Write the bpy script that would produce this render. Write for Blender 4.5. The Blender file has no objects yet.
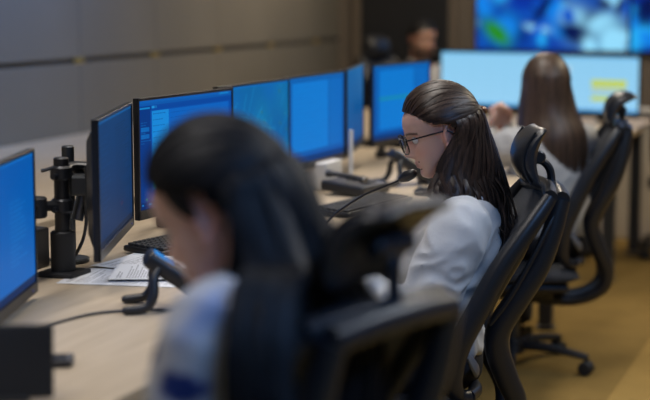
import bpy, bmesh, math, random
import numpy as np
from mathutils import Vector, Matrix, noise
random.seed(7); RNG = np.random.default_rng(7)
scene = bpy.context.scene
COL = scene.collection
R = math.radians

# ------------------------------------------------------------------ camera, world, lights, exposure
FPX = 85.0 / 36.0 * 650
cam_d = bpy.data.cameras.new('camera'); cam = bpy.data.objects.new('camera', cam_d); COL.objects.link(cam)
cam_d.sensor_width = 36; cam_d.lens = 85
cam.location = (0, 0, 1.42)
cam.rotation_euler = (R(90) - math.atan(205 / FPX), 0, R(20))
cam_d.clip_start = .05
cam_d.dof.use_dof = True; cam_d.dof.focus_distance = 4.0; cam_d.dof.aperture_fstop = 1.9
scene.camera = cam

world = bpy.data.worlds.new('world'); scene.world = world; world.use_nodes = True
world.node_tree.nodes['Background'].inputs[0].default_value = (.35, .45, .7, 1)
world.node_tree.nodes['Background'].inputs[1].default_value = .02

def area(name, loc, size, power, color, rot=(0, 0, 0), size_y=None, spread=180):
    l = bpy.data.lights.new(name, 'AREA'); l.energy = power; l.color = color; l.size = size; l.spread = R(spread)
    if size_y: l.shape = 'RECTANGLE'; l.size_y = size_y
    o = bpy.data.objects.new(name, l); COL.objects.link(o); o.location = loc; o.rotation_euler = rot
    return o
# recessed ceiling luminaires of the control room, plus added back and wall lights
area('overhead_row_and_added_light', (-1.9, 2.1, 2.93), .35, 19, (1, .95, .92), size_y=2.4, spread=115)
area('overhead_row_and_added_light', (-1.65, 4.9, 2.93), .35, 22, (1, .93, .85), size_y=2.4, spread=115)
area('overhead_row_and_added_light', (-2.1, 8.5, 2.93), .35, 44, (1, .86, .68), size_y=1.4)  # added light to brighten the bearded man at the back
area('wall_tint_fill', (-2.75, 5.6, 2.85), .2, 17, (.17, .40, 1), rot=(0, R(42), 0), size_y=2.6, spread=80)  # added blue light, stands in for screen glow reflected by the wall panels
area('wall_tint_fill', (-2.75, 9.2, 2.85), .2, 6.5, (1, .74, .42), rot=(0, R(42), 0), size_y=1.6, spread=80)  # added warm light that browns the far end of the left wall
area('ceiling_lamp_aisle', (.9, .8, 2.93), .5, 62, (.22, .47, 1), size_y=2.4)
area('ceiling_lamp_aisle', (.5, 4.2, 2.93), .5, 44, (.80, .88, 1), size_y=2.4)
area('ceiling_lamp_aisle', (.3, 7.3, 2.93), .5, 48, (1, .86, .62), size_y=1.8)
scene.view_settings.view_transform = 'Standard'; scene.view_settings.look = 'None'
scene.view_settings.gamma = 1; scene.view_settings.exposure = 0.0
scene.view_settings.use_curve_mapping = False

# ------------------------------------------------------------------ materials
MATS = {}
def mat(name, col, rough=.5, metal=0, bump=0, bscale=60, var=0, vscale=8, spec=.5, emis=None, coat=0, sheen=0, stretch=None, alpha=1):
    if name in MATS: return MATS[name]
    m = bpy.data.materials.new(name); m.use_nodes = True; nt = m.node_tree; b = nt.nodes['Principled BSDF']
    b.inputs['Base Color'].default_value = (*col, 1); b.inputs['Roughness'].default_value = rough
    b.inputs['Metallic'].default_value = metal; b.inputs['Specular IOR Level'].default_value = spec
    if coat: b.inputs['Coat Weight'].default_value = coat; b.inputs['Coat Roughness'].default_value = .15
    if sheen: b.inputs['Sheen Weight'].default_value = sheen
    if alpha < 1: b.inputs['Alpha'].default_value = alpha
    tc = nt.nodes.new('ShaderNodeTexCoord'); src = tc.outputs['Object']
    if stretch:
        mp = nt.nodes.new('ShaderNodeMapping'); mp.inputs['Scale'].default_value = stretch
        nt.links.new(src, mp.inputs['Vector']); src = mp.outputs['Vector']
    if var:
        n = nt.nodes.new('ShaderNodeTexNoise'); n.inputs['Scale'].default_value = vscale; n.inputs['Detail'].default_value = 5
        nt.links.new(src, n.inputs['Vector'])
        r = nt.nodes.new('ShaderNodeValToRGB')
        r.color_ramp.elements[0].position = .3; r.color_ramp.elements[1].position = .7
        r.color_ramp.elements[0].color = (*[c * (1 - var) for c in col], 1)
        r.color_ramp.elements[1].color = (*[min(1, c * (1 + var)) for c in col], 1)
        nt.links.new(n.outputs['Fac'], r.inputs['Fac']); nt.links.new(r.outputs['Color'], b.inputs['Base Color'])
    if bump:
        n2 = nt.nodes.new('ShaderNodeTexNoise'); n2.inputs['Scale'].default_value = bscale; n2.inputs['Detail'].default_value = 3
        nt.links.new(src, n2.inputs['Vector'])
        bp = nt.nodes.new('ShaderNodeBump'); bp.inputs['Strength'].default_value = bump; bp.inputs['Distance'].default_value = .01
        nt.links.new(n2.outputs['Fac'], bp.inputs['Height']); nt.links.new(bp.outputs['Normal'], b.inputs['Normal'])
    MATS[name] = m
    return m
def attr_mat(name, rough=.5, emission=0, subsurf=0, spec=.5, bump=0, bscale=90):
    if name in MATS: return MATS[name]
    m = bpy.data.materials.new(name); m.use_nodes = True; nt = m.node_tree; b = nt.nodes['Principled BSDF']
    a = nt.nodes.new('ShaderNodeAttribute'); a.attribute_name = 'Col'
    b.inputs['Roughness'].default_value = rough; b.inputs['Specular IOR Level'].default_value = spec
    if emission:
        b.inputs['Base Color'].default_value = (.002, .002, .003, 1)
        nt.links.new(a.outputs['Color'], b.inputs['Emission Color']); b.inputs['Emission Strength'].default_value = emission
    else:
        nt.links.new(a.outputs['Color'], b.inputs['Base Color'])
        if subsurf:
            b.inputs['Subsurface Weight'].default_value = subsurf
            b.inputs['Subsurface Radius'].default_value = (.012, .005, .003); b.inputs['Subsurface Scale'].default_value = .4
    if bump:
        tc = nt.nodes.new('ShaderNodeTexCoord'); n2 = nt.nodes.new('ShaderNodeTexNoise'); n2.inputs['Scale'].default_value = bscale
        nt.links.new(tc.outputs['Object'], n2.inputs['Vector'])
        bp = nt.nodes.new('ShaderNodeBump'); bp.inputs['Strength'].default_value = bump; bp.inputs['Distance'].default_value = .004
        nt.links.new(n2.outputs['Fac'], bp.inputs['Height']); nt.links.new(bp.outputs['Normal'], b.inputs['Normal'])
    MATS[name] = m
    return m
def carpet_mat():
    m = bpy.data.materials.new('carpet'); m.use_nodes = True; nt = m.node_tree; b = nt.nodes['Principled BSDF']; L = nt.links.new
    tc = nt.nodes.new('ShaderNodeTexCoord')
    n = nt.nodes.new('ShaderNodeTexNoise'); n.inputs['Scale'].default_value = 260; n.inputs['Detail'].default_value = 2
    n3 = nt.nodes.new('ShaderNodeTexNoise'); n3.inputs['Scale'].default_value = 5; n3.inputs['Detail'].default_value = 6
    L(tc.outputs['Object'], n.inputs['Vector']); L(tc.outputs['Object'], n3.inputs['Vector'])
    r = nt.nodes.new('ShaderNodeValToRGB'); r.color_ramp.elements[0].position = .3; r.color_ramp.elements[1].position = .7
    r.color_ramp.elements[0].color = (.16, .10, .030, 1); r.color_ramp.elements[1].color = (.30, .20, .065, 1)
    L(n.outputs['Fac'], r.inputs['Fac'])
    # walkway strip woven in a lighter yarn
    sx = nt.nodes.new('ShaderNodeSeparateXYZ'); L(tc.outputs['Object'], sx.inputs[0])
    st = nt.nodes.new('ShaderNodeMath'); st.operation = 'GREATER_THAN'; st.inputs[1].default_value = -.87; L(sx.outputs['X'], st.inputs[0])
    mx = nt.nodes.new('ShaderNodeMix'); mx.data_type = 'RGBA'; mx.blend_type = 'MULTIPLY'; mx.inputs[0].default_value = 1
    ml = nt.nodes.new('ShaderNodeMath'); ml.operation = 'MULTIPLY_ADD'; ml.inputs[1].default_value = .45; ml.inputs[2].default_value = 1.0
    L(st.outputs[0], ml.inputs[0])
    m2 = nt.nodes.new('ShaderNodeMath'); m2.operation = 'MULTIPLY_ADD'; m2.inputs[1].default_value = .5; m2.inputs[2].default_value = .75
    L(n3.outputs['Fac'], m2.inputs[0])
    m4 = nt.nodes.new('ShaderNodeMath'); m4.operation = 'MULTIPLY'; L(ml.outputs[0], m4.inputs[0]); L(m2.outputs[0], m4.inputs[1])
    cb = nt.nodes.new('ShaderNodeCombineColor')
    for k in range(3): L(m4.outputs[0], cb.inputs[k])
    L(r.outputs['Color'], mx.inputs[6]); L(cb.outputs[0], mx.inputs[7]); L(mx.outputs[2], b.inputs['Base Color'])
    b.inputs['Roughness'].default_value = .95; b.inputs['Specular IOR Level'].default_value = .1
    bp = nt.nodes.new('ShaderNodeBump'); bp.inputs['Strength'].default_value = .6; bp.inputs['Distance'].default_value = .006
    L(n.outputs['Fac'], bp.inputs['Height']); L(bp.outputs['Normal'], b.inputs['Normal'])
    return m
def wood_mat(name, c0, c1):
    m = bpy.data.materials.new(name); m.use_nodes = True; nt = m.node_tree; b = nt.nodes['Principled BSDF']; L = nt.links.new
    tc = nt.nodes.new('ShaderNodeTexCoord'); mp = nt.nodes.new('ShaderNodeMapping'); mp.inputs['Scale'].default_value = (14, 1.2, 14)
    n = nt.nodes.new('ShaderNodeTexNoise'); n.inputs['Scale'].default_value = 3; n.inputs['Detail'].default_value = 6; n.inputs['Distortion'].default_value = .6
    L(tc.outputs['Object'], mp.inputs[0]); L(mp.outputs[0], n.inputs['Vector'])
    r = nt.nodes.new('ShaderNodeValToRGB'); r.color_ramp.elements[0].position = .3; r.color_ramp.elements[1].position = .72
    r.color_ramp.elements[0].color = (*c0, 1); r.color_ramp.elements[1].color = (*c1, 1)
    L(n.outputs['Fac'], r.inputs['Fac']); L(r.outputs['Color'], b.inputs['Base Color'])
    b.inputs['Roughness'].default_value = .42
    return m
def mesh_fabric_mat():
    m = bpy.data.materials.new('mesh_fabric'); m.use_nodes = True; nt = m.node_tree; b = nt.nodes['Principled BSDF']; L = nt.links.new
    b.inputs['Base Color'].default_value = (.045, .05, .062, 1); b.inputs['Roughness'].default_value = .7
    tc = nt.nodes.new('ShaderNodeTexCoord'); v = nt.nodes.new('ShaderNodeTexVoronoi'); v.inputs['Scale'].default_value = 170
    L(tc.outputs['Object'], v.inputs['Vector'])
    c = nt.nodes.new('ShaderNodeMath'); c.operation = 'GREATER_THAN'; c.inputs[1].default_value = .32
    L(v.outputs['Distance'], c.inputs[0])
    ml = nt.nodes.new('ShaderNodeMath'); ml.operation = 'MULTIPLY_ADD'; ml.inputs[1].default_value = .15; ml.inputs[2].default_value = .85
    L(c.outputs[0], ml.inputs[0]); L(ml.outputs[0], b.inputs['Alpha'])
    return m
def hair_mat(name, c0, c1, rough=.42, spec=.4):
    m = bpy.data.materials.new(name); m.use_nodes = True; nt = m.node_tree; b = nt.nodes['Principled BSDF']; L = nt.links.new
    a = nt.nodes.new('ShaderNodeAttribute'); a.attribute_name = 'Col'
    tc = nt.nodes.new('ShaderNodeTexCoord'); mp = nt.nodes.new('ShaderNodeMapping'); mp.inputs['Scale'].default_value = (90, 90, 6)
    n = nt.nodes.new('ShaderNodeTexNoise'); n.inputs['Scale'].default_value = 5; n.inputs['Detail'].default_value = 3
    L(tc.outputs['Object'], mp.inputs[0]); L(mp.outputs[0], n.inputs['Vector'])
    r = nt.nodes.new('ShaderNodeValToRGB'); r.color_ramp.elements[0].position = .25; r.color_ramp.elements[1].position = .85
    r.color_ramp.elements[0].color = (*c0, 1); r.color_ramp.elements[1].color = (*c1, 1)
    L(n.outputs['Fac'], r.inputs['Fac'])
    mx = nt.nodes.new('ShaderNodeMix'); mx.data_type = 'RGBA'; mx.blend_type = 'MULTIPLY'; mx.inputs[0].default_value = 1
    L(r.outputs['Color'], mx.inputs[6]); L(a.outputs['Color'], mx.inputs[7]); L(mx.outputs[2], b.inputs['Base Color'])
    b.inputs['Roughness'].default_value = rough; b.inputs['Specular IOR Level'].default_value = spec
    return m

M = dict(
    carpet=carpet_mat(), desk=wood_mat('beech_laminate', (.46, .365, .25), (.56, .455, .325)),
    wall=mat('wall_panel', (.142, .137, .122), .6, var=.06, vscale=2, bump=.05, bscale=200), wall_gap=mat('wall_joint', (.10, .092, .085), .8),
    wall_plain=mat('wall_paint', (.15, .125, .10), .8, var=.05, vscale=3), ceil=mat('ceiling_tile', (.55, .55, .55), .9, bump=.2, bscale=150),
    brass=mat('brass_clip', (.40, .30, .08), .4, .8), doorb=mat('door_black', (.012, .013, .016), .5), doorf=mat('door_frame', (.16, .13, .10), .5),
    blk=mat('black_plastic', (.014, .015, .018), .38, bump=.04, bscale=400), blkm=mat('black_matte', (.010, .011, .013), .6),
    frame=mat('chair_plastic', (.015, .017, .022), .34, bump=.05, bscale=500), gray=mat('grey_plastic', (.16, .17, .19), .5),
    pad=mat('headrest_vinyl', (.018, .021, .028), .34, bump=.08, bscale=300, coat=.15), seatf=mat('seat_fabric', (.022, .024, .03), .9, bump=.4, bscale=500),
    meshf=mesh_fabric_mat(), metal=mat('satin_metal', (.35, .36, .38), .35, .9), dkmetal=mat('dark_metal', (.06, .065, .07), .4, .7),
    bezel=mat('monitor_bezel', (.010, .011, .013), .35), whitep=mat('white_plastic', (.62, .60, .56), .5), panel=mat('desk_panel', (.50, .46, .41), .6, var=.03),
    screen=attr_mat('screen_pixels', .45, 1.0, spec=.06), paper=attr_mat('printed_paper', .8), skin=attr_mat('skin', .5, subsurf=.25, bump=.15, bscale=220),
    eye=attr_mat('eye', .15), cable=mat('cable_rubber', (.03, .03, .032), .5),
    hairdark=hair_mat('hair_dark_brown', (.012, .007, .005), (.070, .040, .028)), hairblack=hair_mat('hair_black', (.004, .004, .005), (.016, .016, .018), .55, .2),
    hairbrown=hair_mat('hair_brown', (.030, .018, .012), (.085, .052, .035)),
    shirtw=mat('white_shirt', (.60, .61, .62), .8, bump=.1, bscale=300, sheen=.2), trouser=mat('dark_trousers', (.012, .013, .018), .85, bump=.2, bscale=400),
    shirtg=mat('pale_shirt', (.40, .40, .40), .8, bump=.1, bscale=200), shoe=mat('black_leather', (.012, .012, .012), .3),
    glass=mat('tinted_lens', (.03, .04, .06), .05, alpha=.35), gframe=mat('glasses_frame', (.006, .006, .008), .25), silver=mat('silver', (.7, .7, .72), .2, 1),
    clip=mat('brown_hair_clip', (.22, .08, .04), .3, coat=.5), keys=mat('key_plastic', (.02, .021, .024), .5), blue=mat('blue_plastic', (.01, .05, .45), .35),
    keyl=mat('key_legend_grey', (.10, .10, .11), .6), yellow=mat('yellow_pencil', (.55, .36, .04), .5),
)
M['blouse'] = attr_mat('printed_blouse', .8)     # pale cloth with a navy brush-stroke print, painted below
# ------------------------------------------------------------------ mesh helpers
class MB:
    def __init__(s): s.v = []; s.f = []; s.c = []
    def add(s, v, f, c=1.0):
        o = len(s.v); s.v += [tuple(p) for p in v]; s.f += [tuple(i + o for i in q) for q in f]; s.c += [c] * len(v)
    def loft(s, rings, cap=True, c=1.0, closed=True):
        n = len(rings[0]); v = [p for r in rings for p in r]; f = []
        for i in range(len(rings) - 1):
            for j in range(n if closed else n - 1):
                k = (j + 1) % n
                f.append((i * n + j, i * n + k, (i + 1) * n + k, (i + 1) * n + j))
        if cap: f.append(tuple(range(n - 1, -1, -1))); f.append(tuple((len(rings) - 1) * n + j for j in range(n)))
        s.add(v, f, c)
    def tube(s, pts, rad, n=10, flat=None, up=None, cap=True, c=1.0, round_ends=False):
        pts = [Vector(p) for p in pts]; m = len(pts)
        if not isinstance(rad, (list, tuple)): rad = [rad] * m
        if flat is None: flat = 1.0
        if round_ends:
            t0 = (pts[0] - pts[1]).normalized(); t1 = (pts[-1] - pts[-2]).normalized(); r0, r1 = rad[0], rad[-1]
            pts = [pts[0] + t0 * r0 * .95, pts[0] + t0 * r0 * .6] + pts + [pts[-1] + t1 * r1 * .6, pts[-1] + t1 * r1 * .95]
            rad = [r0 * .3, r0 * .8] + list(rad) + [r1 * .8, r1 * .3]; m += 4
        rings = []; N = None
        for i in range(m):
            T = (pts[min(i + 1, m - 1)] - pts[max(i - 1, 0)])
            T = T.normalized() if T.length > 1e-9 else Vector((0, 0, 1))
            if up is not None: A = Vector(up)
            elif N is None: A = Vector((0, 0, 1)) if abs(T.z) < .9 else Vector((1, 0, 0))
            else: A = N
            N = A - T * A.dot(T)
            if N.length < 1e-6: N = T.orthogonal()
            N.normalize(); B = T.cross(N); r = rad[i]
            rings.append([pts[i] + N * (math.cos(a) * r * flat) + B * (math.sin(a) * r) for a in [2 * math.pi * k / n for k in range(n)]])
        s.loft(rings, cap, c)
    def box(s, c, size, rot=None, bev=0, seg=2):
        bm = bmesh.new(); bmesh.ops.create_cube(bm, size=1)
        bmesh.ops.scale(bm, vec=size, verts=bm.verts)
        if bev: bmesh.ops.bevel(bm, geom=bm.edges[:], offset=bev, segments=seg, affect='EDGES', profile=.5)
        mt = Matrix.Translation(c)
        if rot is not None: mt = mt @ (rot if isinstance(rot, Matrix) else Matrix.Rotation(rot, 4, 'Z'))
        bm.verts.index_update()
        s.add([mt @ v.co for v in bm.verts], [[v.index for v in f.verts] for f in bm.faces]); bm.free()
    def cyl(s, p0, p1, r0, r1=None, n=20, bev=.0):
        p0, p1 = Vector(p0), Vector(p1); r1 = r0 if r1 is None else r1
        if bev:
            d = (p1 - p0).normalized()
            s.tube([p0, p0 + d * bev, p1 - d * bev, p1], [r0 - bev, r0, r1, r1 - bev], n)
        else: s.tube([p0, p1], [r0, r1], n)
    def ell(s, c, ax, nu=20, nv=12, rot=None):
        c = Vector(c); rings = []
        for i in range(nv + 1):
            th = -math.pi / 2 + math.pi * i / nv; cz = max(math.cos(th), .03)
            rg = []
            for k in range(nu):
                a = 2 * math.pi * k / nu; p = Vector((ax[0] * cz * math.cos(a), ax[1] * cz * math.sin(a), ax[2] * math.sin(th)))
                rg.append(c + (rot @ p if rot is not None else p))
            rings.append(rg)
        s.loft(rings)
    def lathe(s, prof, c=(0, 0, 0), n=24):
        c = Vector(c); s.loft([[c + Vector((r * math.cos(2 * math.pi * k / n), r * math.sin(2 * math.pi * k / n), z)) for k in range(n)] for r, z in prof])
    def mesh(s, name):
        me = bpy.data.meshes.new(name); me.from_pydata(s.v, [], s.f); me.update(); return me
    def build(s, name, m, parent=None, smooth=True, col=False):
        me = s.mesh(name)
        bm = bmesh.new(); bm.from_mesh(me); bmesh.ops.recalc_face_normals(bm, faces=bm.faces); bm.to_mesh(me); bm.free()
        if col:
            a = me.color_attributes.new('Col', 'FLOAT_COLOR', 'POINT')
            cc = np.ones((len(s.v), 4), np.float32); cc[:, :3] = np.array(s.c, np.float32).reshape(-1, 1) if np.ndim(s.c[0]) == 0 else np.array(s.c)
            a.data.foreach_set('color', cc.ravel())
        return link(name, me, m, parent, smooth)
def link(name, me, m, parent=None, smooth=True):
    o = bpy.data.objects.new(name, me); COL.objects.link(o)
    if m: me.materials.clear(); me.materials.append(m)
    if smooth:
        me.polygons.foreach_set('use_smooth', [True] * len(me.polygons))
        try: me.set_sharp_from_angle(angle=R(38))
        except Exception: pass
    if parent: o.parent = parent
    return o
def tag(o, label, cat, group=None):
    o['label'] = label; o['category'] = cat
    if group: o['group'] = group
    return o
def thing(name, label, cat, loc=(0, 0, 0), rz=0, group=None):
    o = bpy.data.objects.new(name, None); COL.objects.link(o); o.location = loc; o.rotation_euler = (0, 0, rz); o.empty_display_size = .1
    return tag(o, label, cat, group)
def struct(o): o['kind'] = 'structure'; return o
def copy_tree(o, parent=None):
    c = o.copy(); COL.objects.link(c)
    if parent: c.parent = parent
    for ch in list(o.children): copy_tree(ch, c)
    return c
def cr(pts, n):      # Catmull-Rom samples
    P = [Vector(p) for p in pts]; P = [P[0] * 2 - P[1]] + P + [P[-1] * 2 - P[-2]]; out = []
    m = len(P) - 3
    for i in range(n):
        t = i / (n - 1) * m; k = min(int(t), m - 1); t -= k
        a, b, c, d = P[k:k + 4]
        out.append(.5 * ((2 * b) + (c - a) * t + (2 * a - 5 * b + 4 * c - d) * t * t + (3 * b - a - 3 * c + d) * t ** 3))
    return out
def grid_image(name, arr, w, h, m, parent=None, fn=None):
    """flat print: a grid of faces, one colour per face.  arr[row from top, col]; local x across, z up, facing -y"""
    H, W = arr.shape[:2]
    xs = np.linspace(-w / 2, w / 2, W + 1); zs = np.linspace(h / 2, -h / 2, H + 1)
    v = np.zeros((H + 1, W + 1, 3)); v[..., 0] = xs[None]; v[..., 2] = zs[:, None]
    v = v.reshape(-1, 3)
    if fn is not None: v = np.array([fn(*p) for p in v])
    i = np.arange(H)[:, None] * (W + 1) + np.arange(W)[None]
    f = np.stack([i + W + 1, i + W + 2, i + 1, i], -1).reshape(-1, 4)
    me = bpy.data.meshes.new(name); me.from_pydata(v.tolist(), [], f.tolist()); me.update()
    a = me.color_attributes.new('Col', 'FLOAT_COLOR', 'CORNER')
    c = np.ones((H * W, 4, 4), np.float32); c[..., :3] = arr.reshape(-1, 1, 3)
    a.data.foreach_set('color', c.ravel())
    return link(name, me, m, parent, smooth=fn is not None)

# ------------------------------------------------------------------ the room
XW, YB, XR, YF, ZC = -3.735, 10.55, 2.8, -2.2, 3.0
b = MB(); b.box(((XW + XR) / 2, (YB + YF) / 2, -.05), (XR - XW + .4, YB - YF + .4, .1)); struct(b.build('floor', M['carpet'], smooth=False))
b = MB(); b.box(((XW + XR) / 2, (YB + YF) / 2, ZC + .05), (XR - XW + .4, YB - YF + .4, .1)); struct(b.build('ceiling', M['ceil'], smooth=False))
b = MB(); b.box((XR + .06, (YB + YF) / 2, ZC / 2), (.12, YB - YF, ZC)); struct(b.build('wall_right', M['wall_plain'], smooth=False))
b = MB(); b.box(((XW + XR) / 2, YF - .06, ZC / 2), (XR - XW, .12, ZC)); struct(b.build('wall_front', M['wall_plain'], smooth=False))
b = MB(); b.box((XW - .09, (YB + YF) / 2, ZC / 2), (.12, YB - YF, ZC)); wl = struct(b.build('wall_left', M['wall_gap'], smooth=False))
yj = [6.727 + .844 * k for k in range(-11, 6)]
rows = [(0.0, 1.088), (1.112, 2.2), (2.224, ZC)]
pm = {}
for i, y0 in enumerate(yj):
    y1 = min(y0 + .844, YB); ys = max(y0, YF)
    if y1 - ys < .1: continue
    for z0, z1 in rows:
        key = (round(y1 - ys, 3), round(z1 - z0, 3))
        if key not in pm:
            q = MB(); q.box((0, 0, 0), (.03, key[0] - .004, key[1]), bev=.003, seg=1); pm[key] = q.mesh('wall_panel'); pm[key].materials.append(M['wall'])
        o = bpy.data.objects.new('wall_panel', pm[key]); COL.objects.link(o); o.parent = wl; o.location = (XW - .015, (ys + y1) / 2, (z0 + z1) / 2)
    q = MB(); q.box((XW - .008, y0, 1.10), (.016, .10, .03), bev=.003); q.build('joint_clip', M['brass'], wl)
# back wall with the dark door and its frame
b = MB(); b.box(((XW + XR) / 2, YB + .06, ZC / 2), (XR - XW, .12, ZC)); struct(b.build('wall_back', M['wall_plain'], smooth=False))
b = MB(); b.box((-3.225, YB - .02, 1.1), (.66, .04, 2.2), bev=.004); d1 = struct(b.build('door_1', M['doorb'], smooth=False))
b = MB()
b.box((-3.58, YB - .025, 1.125), (.05, .05, 2.25)); b.box((-2.87, YB - .025, 1.125), (.05, .05, 2.25)); b.box((-3.225, YB - .025, 2.23), (.66, .05, .05))
b.build('door_frame', M['doorf'], d1, smooth=False)
b = MB(); b.tube([(-2.96, YB - .04, 1.02), (-2.96, YB - .085, 1.02), (-3.08, YB - .085, 1.02)], .009, 8); b.build('door_handle', M['metal'], d1)
b = MB(); b.box(((XW + XR) / 2 + .3, YB - .008, .05), (XR - XW - 1.6, .016, .1)); struct(b.build('baseboard_back', M['doorf'], smooth=False))

# ------------------------------------------------------------------ screen pictures (linear rgb)
def rect(a, x0, y0, x1, y1, c):
    H, W = a.shape[:2]; a[int(y0 * H):max(int(y0 * H) + 1, int(y1 * H)), int(x0 * W):max(int(x0 * W) + 1, int(x1 * W))] = c
def textlines(a, x0, y0, x1, y1, step, c, fill=.8, amt=.6):
    H, W = a.shape[:2]; r = int(y0 * H); st = max(2, int(step * H))
    while r < y1 * H:
        x = int(x0 * W)
        end = x0 * W + (x1 - x0) * W * random.uniform(.3, 1) * fill
        while x < end:
            L = random.randint(1, 5)
            a[r, x:x + L] = a[r, x:x + L] * (1 - amt) + np.array(c) * amt; x += L + 1
        r += st
def grad(H, W, c0, c1, ax=0):
    t = np.linspace(0, 1, H if ax == 0 else W); t = t[:, None, None] if ax == 0 else t[None, :, None]
    return (np.array(c0) * (1 - t) + np.array(c1) * t) * np.ones((H, W, 1))
def scr_list():
    a = grad(84, 140, (.004, .15, .44), (.006, .19, .50)); rect(a, 0, 0, 1, .03, (.01, .22, .55)); rect(a, 0, .95, 1, 1, (.002, .03, .10))
    textlines(a, .60, .30, .95, .78, .036, (.05, .34, .66), .9, .6); textlines(a, .08, .08, .5, .5, .05, (.02, .25, .58), .7, .5); return a
def scr_angle_dimmed():  # viewing-angle dimming of the oblique screen, put into its colours
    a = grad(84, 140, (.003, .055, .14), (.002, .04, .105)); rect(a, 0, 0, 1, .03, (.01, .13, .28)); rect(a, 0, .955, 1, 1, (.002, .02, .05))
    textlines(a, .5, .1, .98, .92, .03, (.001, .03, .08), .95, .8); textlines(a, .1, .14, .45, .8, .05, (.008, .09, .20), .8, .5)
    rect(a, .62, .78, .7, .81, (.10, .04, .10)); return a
def scr_app():
    a = grad(126, 210, (.004, .10, .38), (.003, .05, .22)); rect(a, 0, 0, 1, .025, (.01, .17, .48)); rect(a, 0, .025, 1, .05, (.008, .15, .44)); rect(a, .86, .012, .97, .03, (.02, .35, .65))
    rect(a, .0, .06, .12, 1, (.003, .06, .24)); rect(a, .01, .065, .11, .085, (.02, .34, .62)); rect(a, .13, .06, .16, .085, (.05, .42, .72)); rect(a, .17, .06, .18, .085, (.03, .34, .6))
    rect(a, .02, .25, .10, .29, (.01, .19, .48)); rect(a, .02, .31, .10, .35, (.01, .19, .48)); textlines(a, .02, .2, .11, .4, .03, (.02, .28, .58), .9, .5)
    rect(a, .115, .10, 1, 1, (.004, .11, .42)); rect(a, .13, .11, .30, .84, (.03, .38, .74)); rect(a, .30, .11, .97, .62, (.008, .19, .56))
    textlines(a, .14, .13, .29, .75, .06, (.005, .13, .36), .95, .75); textlines(a, .32, .14, .95, .6, .05, (.005, .11, .36), .95, .6)
    rect(a, .14, .76, .20, .82, (.10, .42, .30)); rect(a, .21, .78, .26, .82, (.08, .36, .5)); rect(a, .40, .66, .92, .9, (.006, .14, .46))
    rect(a, 0, .94, 1, 1, (.002, .035, .14)); rect(a, .02, .955, .04, .975, (.03, .25, .55)); rect(a, .09, .955, .12, .975, (.05, .35, .55)); rect(a, .06, .91, .08, .925, (.15, .4, .2)); return a
def scr_map(seed=3):
    H, W = 84, 140; a = grad(H, W, (.008, .20, .40), (.006, .17, .38)); r = np.random.default_rng(seed)
    yy, xx = np.mgrid[0:H, 0:W]
    for _ in range(26):
        cx, cy, s = r.uniform(0, W), r.uniform(0, H), r.uniform(4, 14); k = np.exp(-((xx - cx) ** 2 + (yy - cy) ** 2) / (2 * s * s))[..., None] * .5
        c = np.array([(.015, .26, .36), (.01, .20, .52), (.02, .30, .46)][r.integers(3)]); a = a * (1 - k) + c * k
    for _ in range(34):
        x, y, dx, dy = r.uniform(0, W), r.uniform(0, H), *r.uniform(-1, 1, 2)
        for _ in range(40):
            if 0 <= x < W and 0 <= y < H: a[int(y), int(x)] = (.03, .36, .56)
            x += dx; y += dy
    for _ in range(16):
        x, y = r.integers(4, W - 4), r.integers(4, H - 4); a[y:y + 2, x:x + 2] = [(.20, .30, .12), (.25, .12, .10), (.12, .45, .40)][r.integers(3)]
    rect(a, 0, 0, 1, .03, (.01, .22, .5)); rect(a, 0, .95, 1, 1, (.004, .07, .2)); return a
def scr_doc(line=False):
    a = grad(84, 140, (.006, .17, .46), (.006, .15, .44)); rect(a, 0, 0, 1, .035, (.008, .21, .5)); rect(a, .10, .07, .72, .88, (.010, .30, .68)); rect(a, .74, .07, .97, .88, (.008, .22, .55))
    if line: rect(a, .1, .44, .95, .47, (.03, .42, .42))
    else: textlines(a, .14, .12, .68, .8, .06, (.008, .24, .60), .9, .5)
    rect(a, 0, .94, 1, 1, (.002, .06, .2)); return a
def scr_teal():
    a = grad(84, 140, (.006, .16, .34), (.004, .11, .28)); rect(a, 0, 0, 1, .03, (.01, .2, .4)); rect(a, 0, .95, 1, 1, (.002, .04, .12)); textlines(a, .1, .1, .9, .85, .05, (.01, .2, .4), .9, .5); return a
def scr_white(yel=False):
    a = grad(84, 140, (.36, .72, .95), (.42, .76, .98)); rect(a, 0, 0, 1, .04, (.16, .52, .82)); rect(a, 0, .955, 1, 1, (.06, .35, .70))
    for k in range(7): rect(a, .03, .13 + .11 * k, .97, .14 + .11 * k, (.34, .68, .88))
    for k in range(5): rect(a, .14 + .17 * k, .08, .145 + .17 * k, .95, (.36, .70, .90))
    if yel:
        rect(a, .52, .42, .88, .50, (.75, .78, .03)); rect(a, .52, .52, .88, .55, (.75, .78, .03)); rect(a, .52, .57, .88, .64, (.62, .70, .45)); rect(a, .52, .72, .78, .80, (.75, .78, .03)); rect(a, .10, .18, .30, .3, (.62, .80, .9))
    return a
def scr_wall(seed):
    H, W = 60, 106; r = np.random.default_rng(seed); yy, xx = np.mgrid[0:H, 0:W]; a = np.zeros((H, W, 3)) + np.array((.004, .07, .42))
    for _ in range(75):
        cx, cy, s, e, t = r.uniform(0, W), r.uniform(0, H), r.uniform(2.5, 9), r.uniform(.2, .9), r.uniform(0, 3.14)
        u = (xx - cx) * math.cos(t) + (yy - cy) * math.sin(t); v = -(xx - cx) * math.sin(t) + (yy - cy) * math.cos(t)
        k = np.exp(-(u * u / (2 * s * s) + v * v / (2 * s * s * e * e)))[..., None]; k = np.clip(k * 1.6, 0, 1)
        c = np.array([(.001, .008, .08), (.006, .22, .80), (.02, .42, .92), (.30, .72, .98), (.002, .03, .35), (.003, .10, .62)][r.integers(6)]); a = a * (1 - k) + c * k
    return a

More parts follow.
